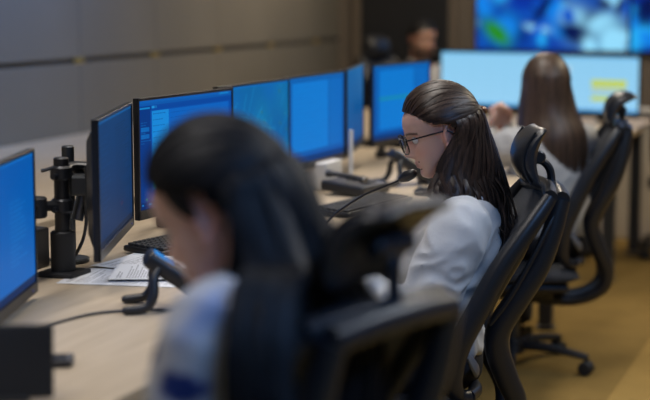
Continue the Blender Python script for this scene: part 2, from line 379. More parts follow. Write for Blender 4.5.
# ------------------------------------------------------------------ long operators' desk and the counter behind it
DZ = .74
def desk(name, label, x0, x1, y0, y1, legs, panel=None, cat='desk'):
    t = thing(name, label, cat, ((x0 + x1) / 2, (y0 + y1) / 2, 0)); cx, cy = (x0 + x1) / 2, (y0 + y1) / 2
    q = MB(); q.box((0, 0, DZ - .015), (x1 - x0, y1 - y0, .03), bev=.004); q.build('worktop', M['desk'], t, smooth=False)
    for lx, ly in legs:
        q = MB(); q.box((lx - cx, ly - cy, (DZ - .03) / 2 + .01), (.06, .06, DZ - .05), bev=.006); q.box((lx - cx, ly - cy, .006), (.075, .075, .012), bev=.003); q.build('leg', M['dkmetal'], t, smooth=False)
    if panel:
        px0, px1, py0, py1 = panel; q = MB(); q.box(((px0 + px1) / 2 - cx, (py0 + py1) / 2 - cy, .355), (px1 - px0, py1 - py0, .71), bev=.003); q.build('modesty_panel', M['panel'], t, smooth=False)
    return t
desk('workstation_desk', 'long beech operators desk carrying the row of blue monitors', -2.30, -1.20, .4, 6.55, [(-1.32, .6), (-1.32, 2.85), (-1.32, 4.9), (-1.32, 6.4), (-2.2, .6), (-2.2, 3.4), (-2.2, 6.4)], (-2.12, -2.09, .5, 6.45))
desk('wall_counter', 'pale wood counter running along the panelled left wall', XW + .004, -2.38, .4, 8.8, [(-3.6, .6), (-2.46, .6), (-3.6, 4.6), (-2.46, 4.6), (-3.6, 8.65), (-2.46, 8.65)], cat='counter')
desk('rear_desk', 'pale desk carrying the two bright monitors at the back of the room', -2.36, -1.18, 7.45, 8.55, [(-2.28, 7.6), (-1.26, 7.6), (-2.28, 8.45), (-1.26, 8.45)])
pn = thing('low_partition', 'low beige partition standing behind the rear desk', 'partition', (-.75, 8.98, 0)); q = MB(); q.box((0, 0, .37), (3.2, .04, .74), bev=.004); q.build('panel', M['panel'], pn, smooth=False); q = MB(); q.box((0, 0, .755), (3.24, .09, .03), bev=.004); q.build('cap_rail', M['whitep'], pn, smooth=False)

# ------------------------------------------------------------------ monitors
MW, MH = .555, .325; SG = (.75, .84, .92)
def monitor(label, p0, p1, zt, arr, tilt=0, post=True, group=None, white=False):
    """p0,p1: left and right ends (x,y) of the screen as seen from the front; zt: top edge"""
    p0, p1 = Vector((*p0, 0)), Vector((*p1, 0)); d = (p1 - p0); c = (p0 + p1) / 2; w = d.length; rz = math.atan2(d.y, d.x)
    t = thing('monitor', label, 'monitor', (c.x, c.y, DZ), rz, group)
    zc = zt - MH / 2 - DZ
    mt = Matrix.Translation((0, 0, zc)) @ Matrix.Rotation(R(-tilt), 4, 'X')
    def part(name, mb, m, par=t, smooth=False):
        mb.v = [tuple(mt @ Vector(v)) for v in mb.v]; return mb.build(name, m, par, smooth)
    q = MB(); q.box((0, .007, 0), (w, .012, MH), bev=.002, seg=2)
    q.loft([[Vector((x * s, y, z * s2)) for x, z in ((-w / 2, -MH / 2), (w / 2, -MH / 2), (w / 2, MH / 2), (-w / 2, MH / 2))] for s, s2, y in ((.93, .90, .012), (.74, .66, .036), (.55, .46, .046))])
    h = part('housing', q, M['bezel'])
    sc = grid_image('screen', arr * (SG if white else (.25, .62, .90)), w - .016, MH - .034, M['screen'], t); sc.data.transform(Matrix.Translation((0, -.0005, .009))); sc.data.transform(mt)
    q = MB(); fw_ = .008
    for (cx, cz, sx, sz) in ((0, MH / 2 - .004, w, .008), (0, -MH / 2 + .0125, w, .025), (-w / 2 + .004, 0, .008, MH), (w / 2 - .004, 0, .008, MH)): q.box((cx, -.0005, cz), (sx, .007, sz), bev=.0015, seg=1)
    part('bezel', q, M['bezel'])
    q = MB(); q.box((w / 2 - .05, -.0045, -MH / 2 + .012), (.008, .002, .003)); part('power_light', q, M['blue'], h)
    q = MB(); q.box((0, .058, -.02), (.11, .02, .11), bev=.004); q.box((0, .085, -.02), (.05, .05, .05), bev=.006); part('mount_plate', q, M['dkmetal'])
    if post:
        px_ = 0 if post is True else post
        q = MB(); q.cyl((px_, .17, 0), (px_, .17, zc + .02), .015); q.cyl((px_, .17, 0), (px_, .17, .03), .026, bev=.004); q.tube([(px_, .17, zc - .02), (0, .10, zc - .02)], .016, 10); q.build('post', M['blk'], t)
    return t
GM = 'monitors along the operators desk'
def dr(p, q, w=MW):  # keep p, step the monitor's own width towards q
    p, q = Vector(p), Vector(q); return tuple(p + (q - p).normalized() * w)
monitor('lower monitor at the far left edge showing a blue list', dr((-1.775, 2.975), (-1.60, 2.42)), (-1.775, 2.975), 1.082, scr_list(), 0, -.1, GM)
monitor('dim monitor angled beside the cable clutter, showing dark text columns', (-1.655, 3.05), dr((-1.655, 3.05), (-1.85, 3.60), .575), 1.143, scr_angle_dimmed(), 0, False, GM)
monitor('monitor with a sidebar and app window, behind the foreground woman\'s head', (-1.845, 3.622), (-1.805, 4.16), 1.150, scr_app(), 0, .16, GM)
monitor('monitor showing a blue map, between two other blue screens', (-1.86, 4.17), (-1.845, 4.722), 1.150, scr_map(), 0, True, GM)
monitor('monitor with a bright document pane, above the white box on the desk', (-1.862, 4.728), (-1.845, 5.275), 1.150, scr_doc(), 0, True, GM)
monitor('narrow-looking teal monitor turned away behind the white desk box', (-1.85, 5.31), dr((-1.85, 5.31), (-1.965, 5.84)), 1.150, scr_teal(), 0, True, GM)
monitor('monitor with a green line across its pane, left of the woman in glasses', (-1.88, 5.705), (-1.795, 6.22), 1.150, scr_doc(True), 0, .15, GM)
GB = 'bright monitors on the rear desk'
monitor('bright white monitor showing a table, left of the long-haired woman', (-2.335, 8.30), dr((-2.335, 8.30), (-1.74, 8.22), .598), 1.115, scr_white(), 0, True, GB, True)
monitor('bright white monitor with yellow highlighted rows, right of the long-haired woman', dr((-1.195, 8.08), (-1.76, 8.20)), (-1.195, 8.08), 1.105, scr_white(True), 0, True, GB, True)

# video wall
vw = thing('video_wall', 'large blue video wall on the back wall above the bright monitors', 'video wall', (-2.7, YB, 1.035))
TW, TH = 1.07, .62
for r_ in range(2):
    for c_ in range(3):
        q = MB(); q.box((c_ * TW + TW / 2, -.03, r_ * TH + TH / 2), (TW - .004, .06, TH - .004), bev=.003, seg=1); p = q.build('display_panel', M['bezel'], vw, smooth=False)
        a = scr_wall(11 + c_ + 3 * r_)
        if (r_, c_) == (0, 0):
            yy, xx = np.mgrid[0:60, 0:106]; u = (xx - 14) * .75 + (yy - 48) * .66; v = -(xx - 14) * .66 + (yy - 48) * .75
            k = np.clip(np.exp(-(u * u / 120 + v * v / 28)) * 1.5, 0, 1)[..., None]; a = a * (1 - k) + np.array((.02, .26, .02)) * k
        sc = grid_image('screen', a, TW - .02, TH - .02, M['screen'], p); sc.location = (c_ * TW + TW / 2, -.0615, r_ * TH + TH / 2)

# ------------------------------------------------------------------ office chairs (x forward)
def make_chair(label, loc, heading, hpitch=5, hup=0.0, lift=0.0, base_rot=0, upright=0.0):
    t = thing('office_chair', label, 'chair', loc, R(heading), 'mesh office chairs with headrests')
    z = lift
    rail = [(-.405, .945), (-.375, .905), (-.33, .845), (-.275, .765), (-.215, .652), (-.18, .577), (-.168, .50), (-.185, .455), (-.215, .447)]
    wid = [.165, .178, .187, .193, .197, .195, .185, .168, .145]
    # back frame: rails, top bar and bottom bow in one moulding
    q = MB()
    for s in (-1, 1):
        pts = cr([(x, s * w, zz + z) for (x, zz), w in zip(rail, wid)], 26)
        q.tube(pts, [.015 + .009 * math.sin(math.pi * i / 25) for i in range(26)], 10, flat=1.2, up=(1, 0, .7))
    q.tube(cr([(-.405, -.165, .945 + z), (-.42, -.08, .952 + z), (-.425, 0, .954 + z), (-.42, .08, .952 + z), (-.405, .165, .945 + z)], 15), .018, 10, flat=1.1, up=(0, 0, 1))
    q.tube(cr([(-.215, -.145, .447 + z), (-.245, -.06, .44 + z), (-.25, 0, .44 + z), (-.245, .06, .44 + z), (-.215, .145, .447 + z)], 11), .017, 10)
    q.build('back_frame', M['frame'], t)
    # mesh membrane
    rows_ = cr([(x, w, zz + z) for (x, zz), w in zip(rail[:7], wid[:7])], 18); q = MB()
    rg = []
    for p in rows_:
        line = []
        for k in range(13):
            u = -1 + k / 6; line.append(Vector((p.x - .022 * (1 - u * u) + .004, u * (p.y - .004), p.z)))
        rg.append(line)
    q.loft(rg, cap=False, closed=False)
    q.build('back_mesh', M['meshf'], t)
    # pair of cranked rear arms carrying the back, and their yoke
    for s in (-1, 1):
        ap = cr([(-.437, s * .142, .937 + z), (-.41, s * .150, .845 + z), (-.378, s * .150, .766 + z), (-.331, s * .145, .69 + z), (-.29, s * .135, .617 + z), (-.288, s * .125, .56 + z), (-.315, s * .11, .485 + z), (-.345, s * .09, .41 + z), (-.325, s * .07, .335 + z), (-.22, s * .05, .29 + z), (-.05, s * .045, .30 + z)], 40)
        q = MB(); q.tube(ap, [.020 + .008 * math.sin(math.pi * min(1, i / 32)) for i in range(40)], 12, flat=1.15, up=(1, 0, .45)); q.build('rear_arm', M['frame'], t)
        q = MB(); q.tube(cr([(-.418, s * .160, .905 + z), (-.372, s * .168, .815 + z), (-.315, s * .168, .71 + z), (-.262, s * .16, .63 + z)], 14), [.004, .006] + [.007] * 10 + [.006, .004], 8); q.build('rib', M['blk'], t)
    q = MB(); q.tube(cr([(-.437, -.145, .937 + z), (-.445, -.07, .945 + z), (-.447, 0, .947 + z), (-.445, .07, .945 + z), (-.437, .145, .937 + z)], 13), .021, 10, flat=1.0, up=(0, 0, 1)); q.build('yoke', M['frame'], t)
    # lumbar bracket
    q = MB()
    q.tube(cr([(-.205, -.185, .56 + z), (-.235, -.12, .51 + z), (-.247, 0, .49 + z), (-.235, .12, .51 + z), (-.205, .185, .56 + z)], 17), [.008, .014] + [.019] * 13 + [.014, .008], 10, flat=.5, up=(1, 0, 0)); q.build('lumbar_bracket', M['gray'], t)
    # headrest pad and stalk
    hp = Matrix.Translation((-.405 - .0010 * max(0, hpitch - 10), 0, 1.018 + z + hup)) @ Matrix.Rotation(R(-hpitch), 4, 'Y')
    q = MB(); rings = []; NY = 19; HL = .076; CV = 6.0
    for i in range(NY):
        u = -1 + 2 * i / (NY - 1); yy = u * .092; e = max(.25, (1 - abs(u) ** 9) ** .5)
        pr = []
        for k in range(30):
            a = 2 * math.pi * k / 30; sz = math.copysign(abs(math.sin(a)) ** .8, math.sin(a)) * HL * (.8 + .2 * e)
            th = .021 * e; arc = .040 - CV * sz * sz - .012 * u * u + .006
            pr.append(hp @ Vector((arc + math.copysign(abs(math.cos(a)) ** .8, math.cos(a)) * th, yy, sz)))
        rings.append(pr)
    q.loft(rings); hd = q.build('headrest', M['pad'], t)
    for sgn in (-1, 1):
        q = MB(); q.tube([hp @ Vector((.046 - .010 - CV * sz * sz + .017, sgn * .084, sz)) for sz in np.linspace(-HL * .85, HL * .85, 9)], .003, 6); q.build('piping', M['blk'], hd)
    q = MB()
    hb = hp @ Vector((.022, 0, -.005))
    q.tube(cr([hb, hp @ Vector((-.012, 0, -.012)), (-.437, 0, .985 + z + hup * .5), (-.440, 0, .945 + z)], 14), [.020, .018] + [.013] * 9 + [.014, .018, .020], 10, flat=.8, up=(1, 0, .5))
    q.cyl(hp @ Vector((.005, -.045, 0)), hp @ Vector((.005, .045, 0)), .017, bev=.004); q.build('headrest_stalk', M['frame'], t)
    # seat
    q = MB(); rings = []
    for i in range(15):
        u = -1 + 2 * i / 14; xx = u * .245; e = (1 - abs(u) ** 6) ** .5 if abs(u) < 1 else .0; e = max(e, .15); hw = .235 * (.82 + .18 * e) * (1 - .06 * (u < 0) * u * u)
        dz = -.035 * max(0, u - .45) ** 2 * 3
        rings.append([Vector((xx + .01, hw * math.copysign(abs(math.cos(a)) ** .55, math.cos(a)), .398 + z + dz + (.036 * e if math.sin(a) > 0 else .026 * e) * math.copysign(abs(math.sin(a)) ** .7, math.sin(a)))) for a in [2 * math.pi * k / 28 for k in range(28)]])
    q.loft(rings); q.build('seat', M['seatf'], t)
    q = MB(); q.box((0, 0, .355 + z), (.40, .38, .03), bev=.012); q.box((-.03, 0, .318 + z), (.24, .15, .055), bev=.015); q.build('seat_mechanism', M['blk'], t)
    q = MB(); q.tube([(.06, -.06, .33 + z), (.06, -.20, .335 + z), (.06, -.235, .333 + z)], [.006, .006, .011], 8); q.build('lever', M['blk'], t)
    q = MB(); q.cyl((0, 0, .07), (0, 0, .20 + z * .5), .030, .027); q.cyl((0, 0, .18), (0, 0, .31 + z), .015); q.build('gas_column', M['dkmetal'], t)
    q = MB(); q.lathe([(.02, .055), (.05, .06), (.052, .10), (.04, .115), (.02, .118)]); q.build('base_hub', M['blk'], t)
    for k in range(5):
        a = R(base_rot + 72 * k); dx, dy = math.cos(a), math.sin(a)
        q = MB(); q.tube(cr([(.03 * dx, .03 * dy, .09), (.16 * dx, .16 * dy, .088), (.30 * dx, .30 * dy, .068)], 8), [.026, .026, .025, .024, .022, .021, .020, .017], 8, flat=.75, up=(0, 0, 1)); lg = q.build('base_leg', M['blk'], t)
        q = MB(); cx, cy = .295 * dx, .295 * dy; px, py = -dy, dx
        for s in (-1, 1): q.cyl((cx + px * s * .006, cy + py * s * .006, .027), (cx + px * s * .026, cy + py * s * .026, .027), .027, n=16, bev=.005)
        q.cyl((cx, cy, .03), (cx, cy, .07), .009, n=10); q.build('caster', M['blkm'], lg)
    if upright:     # back set less reclined
        for o in [c for c in t.children_recursive if c.type == 'MESH']:
            for v in o.data.vertices:
                if v.co.z > .5: v.co.x += upright * (v.co.z - .5)
    return t
make_chair('chair closest to the camera, its back seen from behind the foreground woman', (-1.045, 2.13, 0), 163, hpitch=40, hup=.025, lift=.03, base_rot=20)
make_chair('chair of the woman in glasses with an upright padded headrest', (-1.185, 3.645, 0), 203, hpitch=4, hup=.012, lift=-.012, base_rot=10)
make_chair('chair of the long-haired woman, headrest tilted in front of the yellow-marked screen', (-1.30, 5.68, 0), 195, hpitch=44, hup=-.01, lift=-.015, upright=.09, base_rot=-58)
make_chair('empty chair at the right edge below the rear desk', (-.965, 8.50, 0), 96, hpitch=20, base_rot=200)
make_chair('chair behind the bearded man, headrest in front of the dark door', (-2.76, 9.47, 0), -20, hpitch=15, lift=.06)

# ------------------------------------------------------------------ people
def remesh(mb, vox, smooth=2):
    me = mb.mesh('tmp')
    bm = bmesh.new(); bm.from_mesh(me); bmesh.ops.recalc_face_normals(bm, faces=bm.faces); bm.to_mesh(me); bm.free()
    o = bpy.data.objects.new('tmp', me); COL.objects.link(o)
    m = o.modifiers.new('r', 'REMESH'); m.mode = 'VOXEL'; m.voxel_size = vox; m.use_smooth_shade = True
    if smooth: sm = o.modifiers.new('s', 'SMOOTH'); sm.iterations = smooth; sm.factor = .5
    dg = bpy.context.evaluated_depsgraph_get(); ev = o.evaluated_get(dg); out = bpy.data.meshes.new_from_object(ev)
    bpy.data.objects.remove(o); bpy.data.meshes.remove(me); return out
def interp(x, tab):
    return np.interp(x, [t[0] for t in tab], [t[1] for t in tab])
def smoothtab(tab, z):  # smooth interpolation (cosine-free: average of shifted linear)
    return sum(interp(z + d, tab) for d in (-.006, -.003, 0, .003, .006)) / 5
HB = [(-.002, .05), (.015, .028), (.03, .004), (.045, -.022), (.06, -.052), (.08, -.078), (.11, -.095), (.14, -.098), (.17, -.088), (.195, -.066), (.212, -.038), (.222, -.01)]
HF = [(-.002, .068), (.004, .083), (.012, .089), (.022, .0875), (.030, .084), (.036, .086), (.048, .088), (.060, .089), (.075, .089), (.095, .088), (.111, .087), (.13, .094), (.15, .095), (.17, .089), (.19, .073), (.207, .048), (.218, .020), (.222, .004)]
HW = [(-.002, .016), (.006, .030), (.015, .041), (.03, .052), (.05, .060), (.075, .0655), (.10, .069), (.13, .0745), (.155, .076), (.18, .069), (.2, .053), (.213, .034), (.222, .008)]
def face_bumps(x, y, z, nose=1.0):
    """extra forward push at lateral y, height z on the front of the head"""
    g = lambda u, s: math.exp(-(u / s) ** 2)
    nz = interp(z, [(.055, 0), (.061, .004), (.066, .013), (.072, .0235), (.078, .0255), (.086, .021), (.1, .0125), (.112, .007), (.122, .003), (.135, 0)]) * nose
    nw = interp(z, [(.06, .016), (.075, .0135), (.09, .0095), (.112, .0075), (.13, .010)])
    d = nz * g(y, nw)
    d += .007 * nose * (g(y - .013, .006) + g(y + .013, .006)) * g(z - .069, .006)     # wings of the nose
    d -= .011 * (g(y - .031, .016) + g(y + .031, .016)) * g(z - .110, .013)              # eye sockets
    d += .0035 * (g(y - .031, .013) + g(y + .031, .013)) * g(z - .110, .0055)            # closed-in lids
    d += .004 * (g(y - .028, .020) + g(y + .028, .020)) * g(z - .129, .007)              # brow
    lipw = g(y, .020)
    d += (.0075 * g(z - .0475, .0042) + .0075 * g(z - .0365, .0048) - .003 * g(z - .0425, .0018)) * lipw
    d -= .004 * g(z - .0275, .005) * g(y, .02)
    d += .004 * (g(y - .045, .016) + g(y + .045, .016)) * g(z - .088, .014)              # cheekbones
    return d
def head_mb(mb, Mh, nose=1.0, jaw=1.0):
    rings = []; N = 72
    for z in np.concatenate([np.linspace(-.001, .14, 76), np.linspace(.144, .2215, 26)]):
        f, bk, w = smoothtab(HF, z), smoothtab(HB, z), smoothtab(HW, z) * (jaw if z < .08 else 1)
        cy, d = (f + bk) / 2, (f - bk) / 2; rg = []
        for k in range(N):
            a = 2 * math.pi * k / N; a += .35 * math.sin(a) * -1 * (1 if math.cos(a) > -2 else 0) * .6
            ca, sa = math.cos(a), math.sin(a)
            p = .86 if ca > 0 else 1.0
            x = cy + d * math.copysign(abs(ca) ** p, ca); y = w * math.copysign(abs(sa) ** .95, sa)
            if ca > 0: x += face_bumps(x, y, z, nose) * min(1, ca * 1.6)
            rg.append(Mh @ Vector((x, y, z)))
        rings.append(rg)
    mb.loft(rings)
    for s in (-1, 1):   # ears
        rot = Matrix.Rotation(R(s * 22), 3, 'Z') @ Matrix.Rotation(R(-12), 3, 'Y')
        c = Vector((-.006, s * .071, .098)); hm = Mh.to_3x3()
        pts = []
        for k in range(15):
            t = R(-75 + 290 * k / 14); pts.append(Mh @ (c + rot @ Vector((-.003 + math.cos(t) * .0165 * (1 if k < 9 else .8) * -1, s * (.009 if 2 < k < 12 else .004), math.sin(t) * .027 + .004))))
        mb.tube(pts, .0042, 8)
        mb.ell(Mh @ (c + Vector((0, -s * .001, 0))), (.014, .006, .026), 14, 8, hm @ rot)
        mb.ell(Mh @ (c + rot @ Vector((.004, s * .004, -.026))), (.007, .005, .009), 10, 6, hm)
def frame_from(d, up):
    d = Vector(d).normalized(); u = Vector(up); u = (u - d * u.dot(d)).normalized(); return d, u, u.cross(d)
def hand_mb(mb, wrist, d, n, side, curl=35, sc=1.0):
    """wrist point, direction of the fingers, back-of-hand normal, side +1 left / -1 right"""
    d, n, l = frame_from(d, n); l = l * side * -1     # l points to the thumb side
    w = Vector(wrist); P = lambda a, b_, c: w + (d * a + l * b_ + n * c) * sc
    rings = []
    for a, hw, th in ((-.03, .024, .019), (.0, .025, .018), (.03, .034, .017), (.06, .040, .015), (.085, .040, .012), (.094, .034, .008)):
        rings.append([P(a, math.cos(t) * hw, math.sin(t) * th) for t in [2 * math.pi * k / 14 for k in range(14)]])
    mb.loft(rings)
    for off, L, r in ((.029, .068, .0086), (.010, .076, .0090), (-.010, .070, .0086), (-.028, .055, .0076)):
        p = Vector((.082, off, 0)); ang = R(curl * .45); pts = [P(.06, off * .9, 0), P(*p)]
        for seg in (.45, .30, .25):
            p = p + Vector((math.cos(ang) * L * seg, off * .04, -math.sin(ang) * L * seg)); pts.append(P(*p)); ang += R(curl)
        mb.tube(pts, [r * sc, r * sc, r * sc * .96, r * sc * .9, r * sc * .8], 10, round_ends=True)
    pts = [P(.012, .022, -.004), P(.035, .045, -.014), P(.058, .055, -.022), P(.078, .052, -.030)]
    mb.tube(pts, [.014 * sc, .0115 * sc, .0095 * sc, .008 * sc], 10, round_ends=True)
def torso_rings(mb, T, infl=0, top=True, n=32):
    rings = []
    for (x, z, a, b_) in T:
        rings.append([Vector((x + (b_ + infl) * math.cos(t), (a + infl) * math.copysign(abs(math.sin(t)) ** .85, math.sin(t)), z)) for t in [2 * math.pi * k / n for k in range(n)]])
    mb.loft(rings)
def ring_interp(T, n=24):
    k = len(T); A = np.array(T); out = []
    pts = [cr([tuple(r[:3]) for r in T], n), cr([(r[3], 0, 0) for r in T], n)]
    return [(p.x, p.y, p.z, q.x) for p, q in zip(*pts)]
def limb(mb, pts, rads, n=14, ns=14):
    P = cr(pts, ns); rr = [r.x for r in cr([(r, 0, 0) for r in rads], ns)]; mb.tube(P, rr, n, round_ends=True)
def paint_body(me, Mh, skin, lips, hairc=None, beard=None, brow=(.02, .013, .01)):
    inv = Mh.inverted(); n = len(me.vertices); co = np.empty(n * 3); me.vertices.foreach_get('co', co); co = co.reshape(-1, 3)
    I = np.array(inv); h = co @ I[:3, :3].T + I[:3, 3]; c = np.tile(np.array(skin), (n, 1)); x, y, z = h.T; ay = np.abs(y)
    def mix(mask, col):
        nonlocal c
        mask = np.clip(mask, 0, 1)[:, None]; c = c * (1 - mask) + np.array(col) * mask
    head = (z > -.03) & (z < .24) & (x > -.13) & (x < .15) & (ay < .1)
    front = head & (x > .045)
    mix(front * np.exp(-((ay - .042) / .018) ** 2 - ((z - .075) / .018) ** 2) * .35, (skin[0] * 1.05, skin[1] * .72, skin[2] * .72))
    mix(head * np.exp(-(ay / .02) ** 4 - ((z - .0425) / .0085) ** 4) * (x > .07) * .8, lips)
    arch = .127 + .004 * np.sin((ay - .012) / .042 * 3.0)
    mix(front * (ay > .012) * (ay < .056) * np.exp(-((z - arch) / .0032) ** 4) * .85, brow)
    mix(front * np.exp(-((ay - .031) / .015) ** 4 - ((z - .1085 + 10 * (ay - .031) ** 2) / .0016) ** 2) * .9, (.015, .01, .01))
    mix(head * (ay > .068) * (x > -.035) * (x < .022) * (z > .06) * (z < .135) * .5, (skin[0] * 1.1, skin[1] * .78, skin[2] * .76))
    if beard is not None:
        bm_ = ((z < .075 - .35 * np.maximum(0, .085 - x)) | ((x < .05) & (z < .095))) & (z > -.02) & (x > .0) & ~((ay < .022) & (abs(z - .0425) < .006)) & ~((z > .055) & (ay < .03) & (z > .063))
        mix((head & bm_) * .92, beard)
    if hairc is not None:
        hl = .168 - .9 * np.maximum(0, .075 - x) ** 1.0
        hl = np.maximum(hl, np.where(x < -.012, .03, .085)); mix((head & (z > hl) & ~((ay > .067) & (x > -.035) & (x < .02) & (z < .13))) * 1.0, hairc)
    a = me.color_attributes.new('Col', 'FLOAT_COLOR', 'POINT'); cc = np.ones((n, 4), np.float32); cc[:, :3] = c; a.data.foreach_set('color', cc.ravel())
def wrinkle(me, amp, scale, seed=0, fold=None, axis=(1, 1, 1)):
    off = Vector((seed * 3.1, seed * 1.7, 0)); vs = me.vertices; nrm = [v.normal.copy() for v in vs]
    for v, nn in zip(vs, nrm):
        p = Vector((v.co.x * axis[0], v.co.y * axis[1], v.co.z * axis[2])) * scale + off
        q = p + Vector((noise.noise(p * .6), noise.noise(p * .6 + Vector((5, 1, 2))), noise.noise(p * .6 + Vector((1, 7, 3))))) * .9
        k = 1 - abs(noise.noise(q)) * 2.2
        v.co += nn * amp * (k * .8 + noise.noise(p * .5))
    me.update()
HEADC = Vector((-.003, 0, .122))
def edir(az, el, infl):
    a, e = R(az), R(el); d = Vector((math.cos(e) * math.cos(a), math.cos(e) * math.sin(a), math.sin(e)))
    ax = Vector((.098 + infl, .077 + infl, .100 + infl)); s = 1 / math.sqrt((d.x / ax.x) ** 2 + (d.y / ax.y) ** 2 + (d.z / ax.z) ** 2)
    return HEADC + d * s
def dslerp(d0, d1, t):
    v0, v1 = [Vector((math.cos(R(e)) * math.cos(R(a)), math.cos(R(e)) * math.sin(R(a)), math.sin(R(e)))) for a, e in (d0, d1)]
    om = v0.angle(v1, 0); 
    v = v0 if om < 1e-4 else (v0 * math.sin((1 - t) * om) + v1 * math.sin(t * om)) / math.sin(om)
    return math.degrees(math.atan2(v.y, v.x)), math.degrees(math.asin(max(-1, min(1, v.z / v.length))))
def lock(mb, pts, w, th, axis, n=14, c=1.0, tip=.12):
    P = cr(pts, n); rings = []
    for i, p in enumerate(P):
        T = (P[min(i + 1, n - 1)] - P[max(i - 1, 0)]).normalized(); N = p - axis(p); N = N - T * N.dot(T)
        N = N.normalized() if N.length > 1e-6 else T.orthogonal().normalized()
        B = T.cross(N); u = i / (n - 1); k = min(1, .35 + u * 4) * (1 - (1 - tip) * max(0, (u - .6) / .4) ** 1.6)
        rings.append([p + N * (math.cos(a) * th * k) + B * (math.sin(a) * w * k) for a in [2 * math.pi * j / 6 for j in range(6)]])
    mb.loft(rings, c=c)
def hair_cap(mb, Mh, hairline, infl):
    """ellipsoid shell over the skull, kept where elevation is above hairline(azimuth)"""
    NA, NE = 64, 30; V = []; ok = []
    for i in range(NE + 1):
        el = -50 + 140 * i / NE
        for k in range(NA):
            az = -180 + 360 * k / NA; h = hairline(az); e = max(el, h); V.append(Mh @ edir(az, min(e, 89.5), infl)); ok.append(el >= h - 5)
    F = []
    for i in range(NE):
        for k in range(NA):
            q = (i * NA + k, i * NA + (k + 1) % NA, (i + 1) * NA + (k + 1) % NA, (i + 1) * NA + k)
            if all(ok[j] for j in q): F.append(q)
    mb.add(V, F, .8)
def person(label, loc, heading, J):
    t = thing('person', label, 'person', (*loc, 0), R(heading))
    s = J.get('hs', 1.0)
    Mh = Matrix.Translation(J['head']) @ Matrix.Rotation(R(J['hyaw']), 4, 'Z') @ Matrix.Rotation(R(J.get('hroll', 0)), 4, 'X') @ Matrix.Rotation(R(J['hpitch']), 4, 'Y') @ Matrix.Translation((0, 0, 0)) @ Matrix.Scale(s, 4)
    T = ring_interp(J['torso'])
    sh, el, wr = J['sh'], J['el'], J['wr']      # pairs (left, right)
    body = MB(); head_mb(body, Mh, J.get('nose', 1), J.get('jaw', 1))
    torso_rings(body, T)
    nb = Vector(J['neck']); nt_ = Mh @ Vector((-.018, 0, .045))
    limb(body, [nb + Vector((-.01, 0, -.05)), nb, (nb + nt_) / 2, nt_, nt_ + Vector((0, 0, .03))], [.062, .055 * J.get('nk', 1), .049 * J.get('nk', 1), .050 * J.get('nk', 1), .05], 18)
    for i in (0, 1):
        limb(body, [sh[i], (Vector(sh[i]) + Vector(el[i])) / 2, el[i], (Vector(el[i]) * .55 + Vector(wr[i]) * .45), wr[i]], [.048, .041, .034, .036, .022])
        hd = J['hand'][i]; hand_mb(body, wr[i], hd[0], hd[1], 1 if i == 0 else -1, hd[2], .92 * s)
    legs = []
    for i in (0, 1):
        hp, kn, an = [Vector(p) for p in (J['hip'][i], J['knee'][i], J['ankle'][i])]
        legs.append((hp, kn, an)); limb(body, [hp, (hp + kn) / 2, kn, kn * .6 + an * .4, an], [.082, .070, .052, .050, .032]); limb(body, [an, an + Vector((.06, 0, -.045)), an + Vector((.14, 0, -.055))], [.03, .032, .024])
    me = remesh(body, J.get('vox', .005), 2 if J.get('vox', .005) < .0045 else 1)
    paint_body(me, Mh, J['skin'], J['lips'], J.get('hairc'), J.get('beard'))
    link('body', me, M['skin'], t); me.polygons.foreach_set('use_smooth', [True] * len(me.polygons))
    # eyes
    for sd in (-1, 1):
        q = MB(); rot = Mh.to_3x3(); c = Mh @ Vector((.0725, sd * .031, .110)); q.ell(c, (.0115, .0115, .0115), 20, 14, rot)
        o = q.build('eye', M['eye'], t); m2 = o.data; a = m2.color_attributes.new('Col', 'FLOAT_COLOR', 'POINT'); f = (rot @ Vector((1, 0, -.15))).normalized()
        for v in m2.vertices:
            k = (v.co - c).normalized().dot(f); a.data[v.index].color = (.01, .008, .007, 1) if k > .97 else ((.06, .035, .02, 1) if k > .88 else (.65, .62, .60, 1))
    # shirt
    q = MB(); torso_rings(q, [r for r in T if J['waist_z'] <= r[1] <= J['collar_z']], .012)
    for i in (0, 1):
        wv, ev = Vector(wr[i]), Vector(el[i]); cuff = ev.lerp(wv, .90)
        S = Vector(sh[i]); inn = S + (Vector((S.x, 0, S.z)) - S) * .35
        limb(q, [inn, S, (S + ev) / 2, ev, ev.lerp(wv, .5), cuff], [.062, .066, .060 * J.get('slv', 1), .053 * J.get('slv', 1), .048, .034], 16, 18)
    me = remesh(q, .0065, 4); wrinkle(me, J.get('wamp', .005), J.get('wscale', 14), J.get('seed', 1)); o = link('shirt', me, M[J['shirt']], t); me.polygons.foreach_set('use_smooth', [True] * len(me.polygons))
    # collar
    q = MB(); rg = []
    for hh, ex in ((-.02, .014), (.0, .010), (.028, .004), (.030, .010), (.0, .022), (-.018, .030)):
        rg.append([nb + Vector((.0 + (.058 + ex) * math.cos(a) - .006, (.058 + ex) * math.sin(a), hh + .012 - .028 * max(0, math.cos(a)))) for a in [2 * math.pi * k / 32 for k in range(32)]])
    q.loft(rg, cap=False); q.build('collar', M[J['shirt']], o)
    # trousers and shoes
    q = MB(); torso_rings(q, [r for r in T if r[1] <= J['waist_z'] + .03], .010)
    for hp, kn, an in legs: limb(q, [hp, (hp + kn) / 2, kn, kn * .5 + an * .5, an + Vector((0, 0, .02))], [.092, .080, .064, .062, .052])
    me = remesh(q, .009, 3); wrinkle(me, .004, 12, 4); link('trousers', me, M['trouser'], t)
